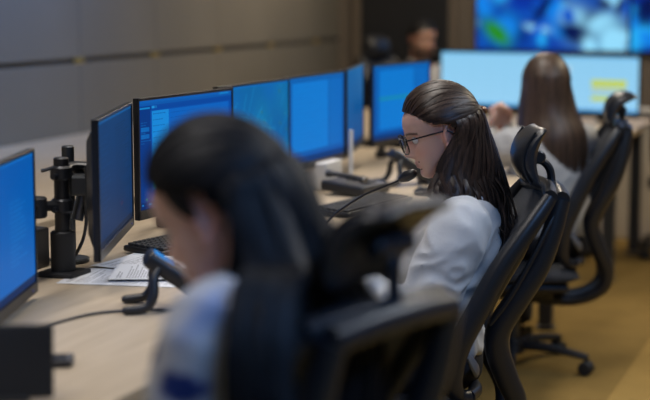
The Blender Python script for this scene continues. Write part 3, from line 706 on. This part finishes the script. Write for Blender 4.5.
    for hp, kn, an in legs:
        q = MB(); rings = []
        for u in np.linspace(0, 1, 12):
            x = an.x - .055 + u * .235; hw = .036 * (math.sin(math.pi * min(1, .14 + u * .80)) ** .45); hh = .075 - .045 * min(1, u * 1.5) if u < .95 else .02
            rings.append([Vector((x, an.y + hw * math.copysign(abs(math.cos(a)) ** .7, math.cos(a)), max(.0, .5 * hh + .5 * hh * math.copysign(abs(math.sin(a)) ** .6, math.sin(a))))) for a in [2 * math.pi * k / 16 for k in range(16)]])
        q.loft(rings); q.build('shoe', M['shoe'], t)
    return t, Mh
def hl_female(az):
    a = abs(az)
    return float(np.interp(a, [0, 25, 45, 60, 75, 88, 100, 112, 130, 180], [40, 39, 33, 23, 13, 10, 5, -20, -34, -38]))

SK = (.62, .385, .31)
# ---- the woman in glasses
J2 = dict(torso=[(.07, .41, .10, .08), (.07, .45, .165, .125), (.065, .54, .162, .122), (.05, .64, .138, .105), (.03, .75, .150, .112), (.01, .83, .160, .098), (-.005, .885, .135, .075), (0, .91, .085, .062), (.0, .93, .055, .05)],
    neck=(-.005, 0, .915), head=(.012, 0, .978), hyaw=9, hpitch=19, hs=.965, sh=[(-.01, .165, .855), (-.01, -.165, .855)], el=[(.085, .225, .625), (.10, -.215, .64)], wr=[(.285, .16, .755), (.30, -.13, .77)],
    hand=[((1, -.35, -.1), (.1, .15, 1), 42), ((1, .4, -.1), (.1, -.1, 1), 32)], hip=[(.06, .085, .485), (.06, -.085, .485)], knee=[(.45, .10, .50), (.40, -.10, .50)], ankle=[(.36, .10, .10), (.36, -.10, .10)],
    skin=SK, lips=(.42, .14, .13), shirt='shirtw', collar_z=.905, waist_z=.50, vox=.0035, wamp=.011, wscale=13, slv=1.25, seed=2)
w2, Mh2 = person('woman in white shirt and glasses looking down at the desk', (-1.015, 3.79), 193, J2)
def hl_tied(az):
    a = abs(az)
    return float(np.interp(a, [0, 25, 45, 60, 75, 88, 100, 110, 130, 180], [42, 41, 36, 27, 19, 17, 16, -8, -34, -38]))
def axis_fn(Mh):
    top = Mh @ HEADC
    return lambda p: top if p.z > top.z - .03 else Vector((top.x - .03, top.y, p.z))
def jit(s): return random.uniform(-s, s)
def hair_halfup(t, Mh, m, ends, clip=(180, 2), infl=.010, nA=190, nB=380, fwd=112, puff=.006, hl=hl_female, bulk=0.0):
    q = MB(); ax = axis_fn(Mh); hair_cap(q, Mh, hl, infl)
    for i in range(nA):
        az = -103 + 206 * (i + .5) / nA + jit(.8); h = hl(az) - 1; lead = random.choice((0, 0, 0, 6, 14))
        d0 = (az, h + lead); d1 = (clip[0] + jit(9), clip[1] + jit(7)); pts = []
        ii = infl + random.uniform(.0005, .004)
        for k in range(9):
            u = k / 8; a, e = dslerp(d0, d1, u); pts.append(Mh @ edir(a, e, ii - .004 * (u < .01) + puff * math.sin(math.pi * u) - .002 * (u > .95)))
        lock(q, pts, random.uniform(.005, .0085), .0026, ax, 14, random.uniform(.55, 1.5), tip=.6)
    for i in range(nB):
        sgn = random.choice((-1, 1)); az = sgn * random.uniform(fwd, 180); el = random.uniform(-4, 10) if abs(az) > 115 else random.uniform(2, 9)
        P0 = Mh @ edir(az, el + 8, infl + .001 + bulk * .5); P1 = Mh @ edir(az, el - 16, infl + .004 + bulk + random.random() * .008); pts = [P0, P1] + ends(az, i)
        lock(q, pts, random.uniform(.006, .011), random.uniform(.003, .0045), ax, 18, random.uniform(.5, 1.6))
    return q
def ends2(az, i):
    k = (abs(az) - 112) / 68; s = 1 if az > 0 else -1      # 0 near the ear .. 1 at the back
    yy = s * (.082 - .070 * k ** 1.5) ; r = random.random()
    wv = math.sin(i * 1.7) * .010
    m1 = Vector((.042 - .146 * k + jit(.009) + wv * .4, yy * 1.04 + jit(.008), .985 + jit(.008)))
    e = Vector((.050 - .170 * k + jit(.018) - wv, yy * 1.22 + jit(.014), .935 - .05 * k + jit(.02)))
    f = Vector((.036 - .178 * k + jit(.028) + wv, yy * 1.42 + jit(.02), .905 - .09 * k - .06 * r * k + jit(.012)))
    return [m1, e, f]
q = hair_halfup(w2, Mh2, None, ends2)
# under-volume of the loose hair
def under(q, rows, n=28):
    q.loft([[Vector((x + bx * math.cos(a), ay * math.sin(a), z)) for a in [2 * math.pi * k / n for k in range(n)]] for x, z, ay, bx in rows], c=.25)
under(q, [(-.03, 1.08, .02, .02), (-.03, 1.06, .035, .035), (-.035, 1.03, .052, .045), (-.035, .985, .060, .052), (-.045, .94, .062, .045), (-.06, .89, .05, .025), (-.07, .86, .03, .012)])
q.build('hair', M['hairdark'], w2, col=True)
q = MB(); cp = Mh2 @ edir(180, 2, .018); q.tube([cp + Vector((0, -.022, .004)), cp + Vector((-.006, -.01, 0)), cp + Vector((-.008, 0, -.002)), cp + Vector((-.006, .01, 0)), cp + Vector((0, .022, .004))], [.004, .008, .009, .008, .004], 10)
q.build('hair_clip', M['clip'], w2)
def glasses(t, Mh):
    q = MB(); g = None
    def lensring(s):
        pts = []
        for k in range(25):
            a = 2 * math.pi * k / 24; ca, sa = math.cos(a), math.sin(a)
            y = s * .034 + .027 * math.copysign(abs(ca) ** .7, ca); z = .106 + .0225 * math.copysign(abs(sa) ** .75, sa) - (.0 if sa > 0 else .002)
            pts.append(Vector((.112 - 3.4 * y * y, y, z)))
        return pts
    for s in (-1, 1):
        q.tube([Mh @ p for p in lensring(s)], .0019, 6, cap=False)
        q.tube([Mh @ Vector(p) for p in ((.0995, s * .061, .119), (.088, s * .072, .119), (.03, s * .0765, .116), (-.008, s * .0765, .113), (-.026, s * .075, .097))], .0020, 6)
    q.tube([Mh @ Vector(p) for p in ((.1115, -.008, .112), (.114, 0, .1135), (.1115, .008, .112))], .0017, 6)
    g = q.build('glasses', M['gframe'], t); g['label'] = 'thin black framed glasses'
    for s in (-1, 1):
        q = MB(); pts = [Mh @ p for p in lensring(s)[:-1]]; c = sum(pts, Vector()) / 24; q.v = [tuple(c)] + [tuple(p) for p in pts]; q.f = [(0, k + 1, (k + 1) % 24 + 1) for k in range(24)]; q.c = [1] * 25; q.build('lens', M['glass'], g)
glasses(w2, Mh2)
q = MB(); e = Mh2 @ Vector((-.002, .079, .066)); q.ell(e, (.004, .004, .004), 12, 8); q.build('earring', M['silver'], w2)
q = MB()
for (y_, z_) in ((.022, .052), (.020, .031)): q.ell(Mh2 @ Vector((.083, y_ + .006, z_)), (.0018, .0018, .0018), 8, 6)
q.build('mole', M['gframe'], w2)

# ---- foreground woman
J1 = dict(torso=[(.04, .46, .10, .08), (.04, .49, .17, .125), (.035, .59, .165, .125), (.02, .70, .145, .110), (.005, .82, .156, .120), (-.02, .93, .166, .102), (-.025, .985, .14, .078), (-.02, 1.006, .088, .064), (-.015, 1.018, .056, .05)],
    neck=(-.015, 0, 1.0), head=(-.010, 0, 1.005), hyaw=-2, hpitch=26, hs=1.02, sh=[(-.025, .170, .962), (-.025, -.170, .952)], el=[(.045, .215, .69), (.10, -.21, .69)], wr=[(.245, .10, .672), (.25, -.06, .675)],
    hand=[((.6, -.8, -.1), (.1, .1, 1), 40), ((.6, .8, -.1), (.1, -.1, 1), 40)], hip=[(.05, .085, .525), (.05, -.085, .525)], knee=[(.45, .10, .53), (.41, -.10, .53)], ankle=[(.37, .10, .10), (.37, -.10, .10)],
    skin=(.68, .43, .37), lips=(.42, .15, .15), shirt='blouse', collar_z=.998, waist_z=.54, vox=.005, wamp=.006, wscale=11, seed=5)
w1, Mh1 = person('woman with long black hair in a blue-printed pale blouse, blurred in the foreground', (-.868, 2.045), 179, J1)
def print_blouse(t):
    sh_ = [c for c in t.children if c.name.startswith('shirt')][0]
    spots = [((-.012, .24, .905), (.036, .05, .022)), ((.045, .215, .945), (.018, .05, .018)), ((.09, .16, .86), (.03, .05, .03)), ((.02, -.22, .90), (.04, .05, .025)), ((.11, 0, .90), (.04, .05, .03)),
             ((.10, -.10, .80), (.04, .05, .03)), ((-.12, .08, .80), (.05, .05, .03)), ((.05, .22, .78), (.03, .06, .025)), ((.13, .18, .68), (.03, .05, .02)), ((-.13, -.08, .70), (.05, .05, .03)), ((.10, .07, .72), (.04, .05, .03))]
    for o in [sh_] + list(sh_.children):
        me = o.data; at = me.color_attributes.new('Col', 'FLOAT_COLOR', 'POINT'); cc = np.ones((len(me.vertices), 4), np.float32)
        for v in me.vertices:
            n1 = noise.noise(v.co * 55); n2 = noise.noise(v.co * 16 + Vector((3, 1, 2))); c = Vector((.47, .47, .49)).lerp(Vector((.30, .35, .50)), min(1, max(0, n2 * 2.4 - .3)))
            for p, r in spots:
                d = math.sqrt(sum(((v.co[k] - p[k]) / r[k]) ** 2 for k in range(3))) + n1 * .35
                c = c.lerp(Vector((.008, .03, .17)), min(1, max(0, (1.15 - d) * 4)))
            cc[v.index, :3] = c
        at.data.foreach_set('color', cc.ravel())
print_blouse(w1)
def ends1(az, i):
    k = (abs(az) - 122) / 58; s = 1 if az > 0 else -1; yy = s * (.095 - .075 * k ** 1.5); r = random.random()
    if k < .6 and s > 0 and i % 4:   # near side: falls over the shoulder and down in front of the arm
        x = -.085 - .11 * k
        return [Vector((x + .02 + jit(.008), .115, 1.045)), Vector((x + jit(.012), .185 + jit(.008), 1.045)), Vector((x - .012 + jit(.012), .245 + jit(.008), .975)), Vector((x - .02 + jit(.016), .262 + jit(.01), .85)), Vector((x - .02 + jit(.02), .245 + jit(.015), .62 + jit(.03)))]
    return [Vector((-.01 - .155 * k + jit(.008), yy + jit(.006), 1.02)), Vector((-.045 - .155 * k + jit(.012), yy * 1.25, .95)), Vector((-.07 - .115 * k + jit(.02), yy * 1.55 + jit(.02), .80)), Vector((-.075 - .09 * k + jit(.02), yy * 1.6 + jit(.02), .62 - .08 * r))]
q = hair_halfup(w1, Mh1, None, ends1, clip=(180, 14), infl=.017, nA=140, nB=280, puff=.009, hl=hl_tied, bulk=.012, fwd=122)
for sd in (-1, 1):
    for i in range(10):
        az = sd * (70 + i * 1.4); lock(q, [Mh1 @ edir(az, 22, .016), Mh1 @ edir(az + sd * 4, 10, .010), Mh1 @ edir(az + sd * 7, -4 - 1.2 * i, .003)], .005, .003, axis_fn(Mh1), 8, random.uniform(.6, 1.3))
under(q, [(-.05, 1.15, .03, .03), (-.055, 1.12, .05, .05), (-.065, 1.06, .08, .072), (-.08, 1.0, .09, .076), (-.095, .93, .105, .076), (-.10, .84, .12, .068), (-.10, .74, .125, .058), (-.10, .62, .12, .05), (-.10, .56, .10, .02)])
q.build('hair', M['hairblack'], w1, col=True)

# ---- long-haired woman at the end of the row, seen from behind
J3 = dict(torso=[(-.02, .41, .10, .08), (-.02, .45, .165, .125), (-.02, .54, .165, .125), (.0, .64, .140, .105), (.02, .75, .150, .112), (.03, .83, .160, .098), (.03, .885, .135, .075), (.035, .91, .085, .062), (.04, .93, .055, .05)],
    neck=(.035, 0, .915), head=(.045, 0, .972), hyaw=-28, hpitch=12, hs=.965, sh=[(.03, .165, .855), (.03, -.165, .855)], el=[(.20, .19, .775), (.24, -.14, .775)], wr=[(.29, .10, .885), (.31, .03, .895)],
    hand=[((-.05, -.45, 1), (.9, .4, .1), 45), ((-.05, .45, 1), (.9, -.4, .1), 45)], hip=[(.06, .085, .485), (.06, -.085, .485)], knee=[(.45, .10, .50), (.40, -.10, .50)], ankle=[(.36, .10, .10), (.36, -.10, .10)],
    skin=SK, lips=(.42, .15, .15), shirt='shirtg', collar_z=.905, waist_z=.50, vox=.006, seed=8)
w3, Mh3 = person('woman with long straight brown hair seen from behind before the bright monitors', (-1.185, 5.80), 135, J3)
q = MB(); hair_cap(q, Mh3, hl_female, .012); ax3 = axis_fn(Mh3); hc3 = Mh3 @ HEADC; yw = Matrix.Rotation(R(J3['hyaw']), 3, 'Z')
for i in range(260):
    s = random.choice((-1, 1)); az = s * random.uniform(38, 180); pts = [Mh3 @ edir(s * random.uniform(5, 40), random.uniform(78, 88), .013)]
    for u in (.3, .6, .85, 1.0):
        a, e = dslerp((s * 20, 86), (az, max(-8, hl_female(az) - 4 if abs(az) < 80 else -8)), u); pts.append(Mh3 @ edir(a, e, .015 + .004 * random.random()))
    k = max(0, (abs(az) - 38) / 142)
    for z, r in ((.98, .096), (.90, .112), (.82, .120), (.74 + jit(.03), .116)):
        aa = R(az); d = yw @ Vector((math.cos(aa) * r * .75 - .03, math.sin(aa) * r * 1.12, 0)); pts.append(Vector((hc3.x + d.x - (.04 if z < .95 else .01), hc3.y + d.y + jit(.006), z)))
    lock(q, pts, random.uniform(.006, .011), .0035, ax3, 20, random.uniform(.6, 1.45))
vv = len(q.v); under(q, [(-.02, 1.1, .076, .064), (-.02, 1.04, .084, .066), (-.025, .97, .098, .07), (-.03, .90, .112, .066), (-.03, .80, .122, .06), (-.03, .74, .118, .05)])
for j in range(vv, len(q.v)):
    p = Vector(q.v[j]); d = yw @ Vector((p.x, p.y, 0)); q.v[j] = (hc3.x + d.x - .02, hc3.y + d.y, p.z)
q.build('hair', M['hairbrown'], w3, col=True)

# ---- bearded man at the back
J4 = dict(torso=[(-.02, .46, .10, .09), (-.02, .50, .18, .135), (-.02, .60, .18, .135), (0, .70, .165, .125), (.02, .81, .18, .13), (.02, .89, .195, .11), (.015, .945, .16, .085), (.02, .97, .10, .07), (.025, .99, .062, .058)],
    neck=(.02, 0, .975), head=(.03, 0, 1.035), hyaw=-6, hpitch=8, hs=1.02, sh=[(.02, .20, .91), (.02, -.20, .91)], el=[(.14, .25, .67), (.14, -.25, .67)], wr=[(.36, .15, .73), (.36, -.15, .73)],
    hand=[((1, -.2, -.1), (.1, .1, 1), 35), ((1, .3, -.1), (.1, -.1, 1), 35)], hip=[(0, .09, .535), (0, -.09, .535)], knee=[(.42, .13, .54), (.42, -.13, .54)], ankle=[(.38, .13, .10), (.38, -.13, .10)],
    skin=(.44, .245, .175), lips=(.32, .13, .11), shirt='shirtg', collar_z=.965, waist_z=.56, vox=.006, nk=1.18, jaw=1.1, nose=1.1, seed=9, hairc=(.012, .010, .009), beard=(.055, .032, .022))
man, Mh4 = person('bearded man with short dark hair seated in front of the dark door', (-2.80, 9.42), -38, J4)
q = MB()
def hl_male(az): return float(np.interp(abs(az), [0, 40, 60, 75, 95, 110, 130, 180], [44, 40, 22, 12, 10, -16, -26, -30]))
hair_cap(q, Mh4, hl_male, .005); axm = axis_fn(Mh4)
for i in range(260):
    az = random.uniform(-180, 180); h = hl_male(az); el = h + (88 - h) * random.random() ** 1.3
    lock(q, [Mh4 @ edir(az + jit(10), min(89, el + 13), .005), Mh4 @ edir(az, el + 4, .010), Mh4 @ edir(az + jit(5), el - 3, .007)], .007, .003, axm, 5, random.uniform(.6, 1.3))
q.build('hair', M['hairblack'], man, col=True)

# ------------------------------------------------------------------ things on the operators' desk
# twin-arm pole between the two left monitors
pt = thing('mounting_pole', 'black pole with clamped monitor arms between the two leftmost screens', 'pole mount', (-1.868, 3.26, DZ))
q = MB(); q.cyl((0, 0, .008), (0, 0, .29), .0185, n=20, bev=.003); q.build('pole', M['blk'], pt)
q = MB(); q.cyl((0, 0, 0), (0, 0, .11), .030, n=24, bev=.004); q.box((0, 0, .006), (.10, .10, .012), bev=.004); q.build('clamp_base', M['blkm'], pt)
for zz in (.155, .235):
    q = MB(); q.cyl((0, 0, zz), (0, 0, zz + .035), .027, n=24, bev=.005); q.cyl((0, 0, zz + .01), (.0, -.042, zz + .012), .007, n=10); q.build('collar', M['frame'], pt)
q = MB(); q.tube(cr([(0, 0, .172), (-.03, -.07, .176), (-.02, -.16, .176), (.01, -.27, .176)], 10), .018, 10, flat=.7, up=(0, 0, 1)); q.cyl((-.03, -.07, .15), (-.03, -.07, .20), .026, bev=.004); q.box((.025, -.28, .176), (.03, .08, .08), rot=.3, bev=.004); q.build('arm', M['blkm'], pt)
q = MB(); q.tube(cr([(0, 0, .255), (-.02, .07, .26), (.0, .12, .255), (.02, .15, .25)], 8), .016, 10, flat=.7, up=(0, 0, 1)); q.tube([(-.015, .10, .25), (.03, .125, .14)], .015, 10); q.build('arm', M['frame'], pt)
q = MB(); q.tube([(.03, .075, .235), (.012, .05, .13)], .0155, 12); q.build('gas_spring', M['metal'], pt)
pt2 = thing('mounting_pole', 'dark bracket pole with a metal spring right behind the dim angled monitor', 'pole mount', (-1.945, 3.43, DZ))
q = MB(); q.cyl((0, 0, 0), (0, 0, .012), .05, bev=.003); q.cyl((0, 0, .01), (0, 0, .30), .016, bev=.003); q.build('pole', M['dkmetal'], pt2)
q = MB(); q.box((.035, 0, .24), (.09, .04, .04), bev=.006); q.build('bracket', M['frame'], pt2)
def cable(name, label, pts, r=.003, n=40):
    q = MB(); q.tube(cr(pts, n), r, 8); return tag(q.build(name, M['cable']), label, 'cable')
cable('cable', 'thick cable looping off the monitor arm pole', [(-1.90, 3.22, 1.0), (-1.86, 3.26, 1.005), (-1.83, 3.29, .95), (-1.83, 3.31, .87), (-1.86, 3.33, .80), (-1.93, 3.38, .75), (-2.05, 3.45, .744)], .0045)
cable('cable', 'thin cable hanging behind the leftmost monitor', [(-1.86, 2.96, .97), (-1.92, 3.04, .93), (-1.96, 3.14, .96), (-1.97, 3.22, .90), (-1.98, 3.27, .80), (-2.02, 3.32, .744)], .0035)
cable('cable', 'black cable trailing across the bare desk from the slanted console', [(-1.66, 2.42, .7435), (-1.62, 2.60, .7435), (-1.60, 2.74, .7435), (-1.57, 2.86, .7435), (-1.50, 2.925, .7435), (-1.40, 2.97, .7435)], .0032)
q = MB(); q.box((0, 0, .035), (.12, .16, .07), bev=.008); o = q.build('power_adapter', M['blkm'], smooth=False); o.location = (-2.0, 3.12, DZ); tag(o, 'black power box on the desk behind the arm pole', 'power box')
q = MB(); q.box((0, 0, .05), (.05, .13, .10), bev=.006); o = q.build('cable_hub', M['blk'], smooth=False); o.location = (-1.99, 3.30, DZ); tag(o, 'black hub standing behind the pole base', 'hub')

# papers
def paper_img(seed, title=True):
    random.seed(seed); a = np.ones((88, 62, 3)) * np.array((.72, .73, .76))
    if title: textlines(a, .12, .06, .55, .09, .03, (.12, .12, .14), 1, .8)
    y = .14
    while y < .92:
        h = random.uniform(.08, .2); textlines(a, .12, y, .90, min(.92, y + h), .024, (.16, .16, .18), 1.15, .7); y += h + .03
    return a
def paper(label, x, y, rz, seed, z, cup=.0):
    def fn(px, _, pz): return (px, pz, cup * (abs(px) / .1) ** 2 + .004 * cup * 50 * max(0, pz / .148) ** 2)
    o = grid_image('paper_sheet', paper_img(seed), .21, .297, M['paper'], None, fn); o.location = (x, y, z); o.rotation_euler = (0, 0, R(rz)); return tag(o, label, 'paper', 'printed sheets on the desk')
paper('printed sheet whose corner sticks out left under the dim monitor', -1.70, 3.28, 100, 21, DZ + .0015)
paper('printed sheet partly under the keyboard edge', -1.70, 3.46, 84, 23, DZ + .0035, .002)
paper('printed sheet lying nearest the slanted console', -1.62, 3.36, 112, 22, DZ + .0055, .002)
random.seed(99)
def keyboard(label, loc, rz, group='keyboards on the desk'):
    t = thing('keyboard', label, 'keyboard', loc, R(rz), group); q = MB(); q.box((0, 0, .009), (.44, .135, .016), rot=Matrix.Rotation(R(3), 4, 'X'), bev=.005); q.build('case', M['blk'], t, smooth=False)
    km = {}
    for r_ in range(6):
        x = -.212
        ws = [.019] * 22 if r_ else [.0255] * 4 + [.11] + [.0255] * 4 + [.019] * 5
        for w_ in ws:
            if x + w_ > .215: break
            if w_ not in km: k = MB(); k.box((0, 0, 0), (w_ - .003, .0155, .007), bev=.0018, seg=1); km[w_] = k.mesh('key'); km[w_].materials.append(M['keys'])
            o = bpy.data.objects.new('key', km[w_]); COL.objects.link(o); o.parent = t; yy = -.052 + r_ * .0205; o.location = (x + w_ / 2, yy, .0205 + yy * .052); x += w_
    return t
keyboard('black keyboard on the desk under the sidebar app monitor', (-1.765, 3.79, DZ + .003), 78)
keyboard('black keyboard in front of the woman in glasses', (-1.55, 4.62, DZ + .003), 80)
q = MB(); q.box((0, 0, .001), (.085, .12, .002), rot=R(20)); o = q.build('note_card', M['whitep'], smooth=False); o.location = (-1.80, 4.10, DZ); tag(o, 'small white note card beside the far end of the keyboard', 'card')

# slanted console on curved legs
def console(label, loc, rz):
    t = thing('desk_console', label, 'console', loc, R(rz), 'slanted consoles on curved legs')   # +x: towards its user
    A = Vector((.105, 0, .012)); Bt = Vector((-.045, 0, .118)); d = (A - Bt).normalized(); n = Vector((-d.z, 0, d.x)); n = n if n.z > 0 else -n
    rot = Matrix(((d.x, 0, n.x), (0, 1, 0), (d.z, 0, n.z))).to_4x4(); c = (A + Bt) / 2; L = (A - Bt).length
    q = MB(); q.box(c, (L, .080, .036), rot=rot, bev=.010, seg=3); bd = q.build('body', M['blk'], t)
    q = MB(); q.box(c + n * .0182 - d * L * .30, (L * .28, .062, .002), rot=rot, bev=.0008, seg=1); q.build('display', M['condisp'], bd, smooth=False)
    q = MB(); q.box(c + n * .0182 - d * L * .09, (.012, .062, .002), rot=rot); q.build('speaker_strip', M['gray'], bd, smooth=False)
    for k in range(9):
        q = MB(); q.box(c + n * .0185 + d * (.018 + .018 * (k // 3)) + Vector((0, (k % 3 - 1) * .02, 0)), (.011, .013, .003), rot=rot, bev=.001, seg=1); q.build('button', M['keyl'], bd, smooth=False)
    for s in (-1, 1):
        q = MB(); q.tube(cr([(-.015, s * .030, .096), (-.028, s * .045, .075), (-.030, s * .058, .040), (-.045, s * .062, .016), (-.075, s * .063, .010), (-.098, s * .063, .010)], 22), [.010] * 4 + [.0105] * 14 + [.010, .0098, .0085, .005], 10, flat=.95, up=(0, 1, .01)); q.build('leg', M['blk'], t)
    q = MB(); q.box((.10, 0, .006), (.05, .10, .012), bev=.004); q.build('foot_plate', M['blk'], t, smooth=False)
    return t
M['condisp'] = mat('console_display', (.03, .30, .75), .2)
console('slanted black console on curved legs beside the printed sheets', (-1.455, 2.985, DZ), 28)
console('slanted black console on curved legs under the green-lined monitor', (-1.62, 5.27, DZ), 38)

# white box, white stick, things near the second keyboard
q = MB(); q.box((0, 0, .05), (.10, .17, .10), bev=.006); q.box((.051, 0, .05), (.002, .13, .06), bev=.0005, seg=1); o = q.build('desk_box', M['whitep'], smooth=False); o.location = (-1.86, 5.07, DZ); tag(o, 'white box on the desk below the document-pane monitor', 'box')
t = thing('desk_antenna', 'thin pale upright stick on a round foot at the edge of the document monitor', 'antenna', (-1.79, 5.19, DZ)); q = MB(); q.cyl((0, 0, 0), (0, 0, .008), .028, bev=.002); q.build('foot', M['whitep'], t); q = MB(); q.cyl((0, 0, .008), (0, 0, .20), .008, bev=.002); q.build('stick', M['whitep'], t)
t = thing('desk_phone', 'dark flat desk phone behind the keyboard of the woman in glasses', 'phone', (-1.70, 4.98, DZ + .006), R(80)); q = MB(); q.box((0, 0, .02), (.20, .17, .035), rot=Matrix.Rotation(R(6), 4, 'X'), bev=.008); q.build('base', M['blk'], t, smooth=False)
q = MB(); q.tube(cr([(-.065, -.075, .05), (-.065, -.04, .058), (-.065, .04, .066), (-.065, .075, .066)], 10), [.017, .019, .014, .012, .012, .012, .012, .014, .019, .017], 10, flat=.7); q.build('handset', M['blk'], t)
for k in range(12): q = MB(); q.box((.0 + .025 * (k % 3), -.045 + .024 * (k // 3), .041 + (-.045 + .024 * (k // 3)) * .1), (.016, .014, .005), bev=.001, seg=1); q.build('button', M['keyl'], t, smooth=False)
t = thing('computer_mouse', 'black mouse on the desk right of the second keyboard', 'mouse', (-1.44, 4.98, DZ), R(170)); q = MB(); q.ell((0, 0, .012), (.055, .030, .022), 20, 12); q.v = [(x, y, max(0, z)) for x, y, z in q.v]; q.build('shell', M['blk'], t); q = MB(); q.cyl((.03, -.004, .030), (.03, .004, .030), .006); q.build('wheel', M['gray'], t)
# gooseneck microphone in front of the woman in glasses
t = thing('desk_microphone', 'small black gooseneck microphone in front of the chin of the woman in glasses', 'microphone', (-1.42, 3.86, DZ))
q = MB(); q.box((0, 0, .012), (.11, .09, .024), bev=.006); q.build('base', M['blk'], t, smooth=False); hd_ = Vector((-1.158, 3.80, .952)) - Vector((-1.42, 3.86, DZ))
q = MB(); q.tube(cr([(0, 0, .024), (.03, -.005, .08), (.13, -.03, .15), (.22, -.05, .19), hd_], 20), .0035, 8); q.build('gooseneck', M['blk'], t)
q = MB(); q.tube([hd_ + Vector((-.012, .002, -.006)), hd_ + Vector((.0, 0, .0)), hd_ + Vector((.018, -.003, .008))], [.011, .015, .013], 14, round_ends=True); q.build('capsule', M['blk'], t)
# pen in the hand, pencil on the desk
wl_ = w2.matrix_world if False else Matrix.Translation((-1.015, 3.79, 0)) @ Matrix.Rotation(R(193), 4, 'Z'); hp_ = wl_ @ Vector((.375, .105, .735))
q = MB(); q.tube([hp_ + Vector((-.02, .03, -.0)), hp_ + Vector((.02, -.045, .085))], .0045, 8); o = q.build('pen', M['blue']); tag(o, 'blue pen in the hand of the woman in glasses', 'pen')
# black tablet stand at the lower left
t = thing('tablet_stand', 'black tablet on a low stand at the lower left corner of the desk', 'tablet', (-1.41, 2.18, DZ), R(25))
q = MB(); q.box((0, 0, .066), (.24, .014, .125), rot=Matrix.Rotation(R(-10), 4, 'X'), bev=.005); q.build('slab', M['blkm'], t, smooth=False)
q = MB(); q.box((0, .02, .005), (.16, .09, .010), bev=.003); q.build('foot', M['blk'], t, smooth=False)
t = thing('card_reader', 'small flat black card reader on the desk just right of the tablet', 'card reader', (-1.425, 2.44, DZ), R(25))
q = MB(); q.box((0, 0, .008), (.075, .06, .014), bev=.004); q.build('case', M['blk'], t, smooth=False); q = MB(); q.box((.03, 0, .0155), (.004, .045, .002)); q.build('slot', M['gray'], t, smooth=False)
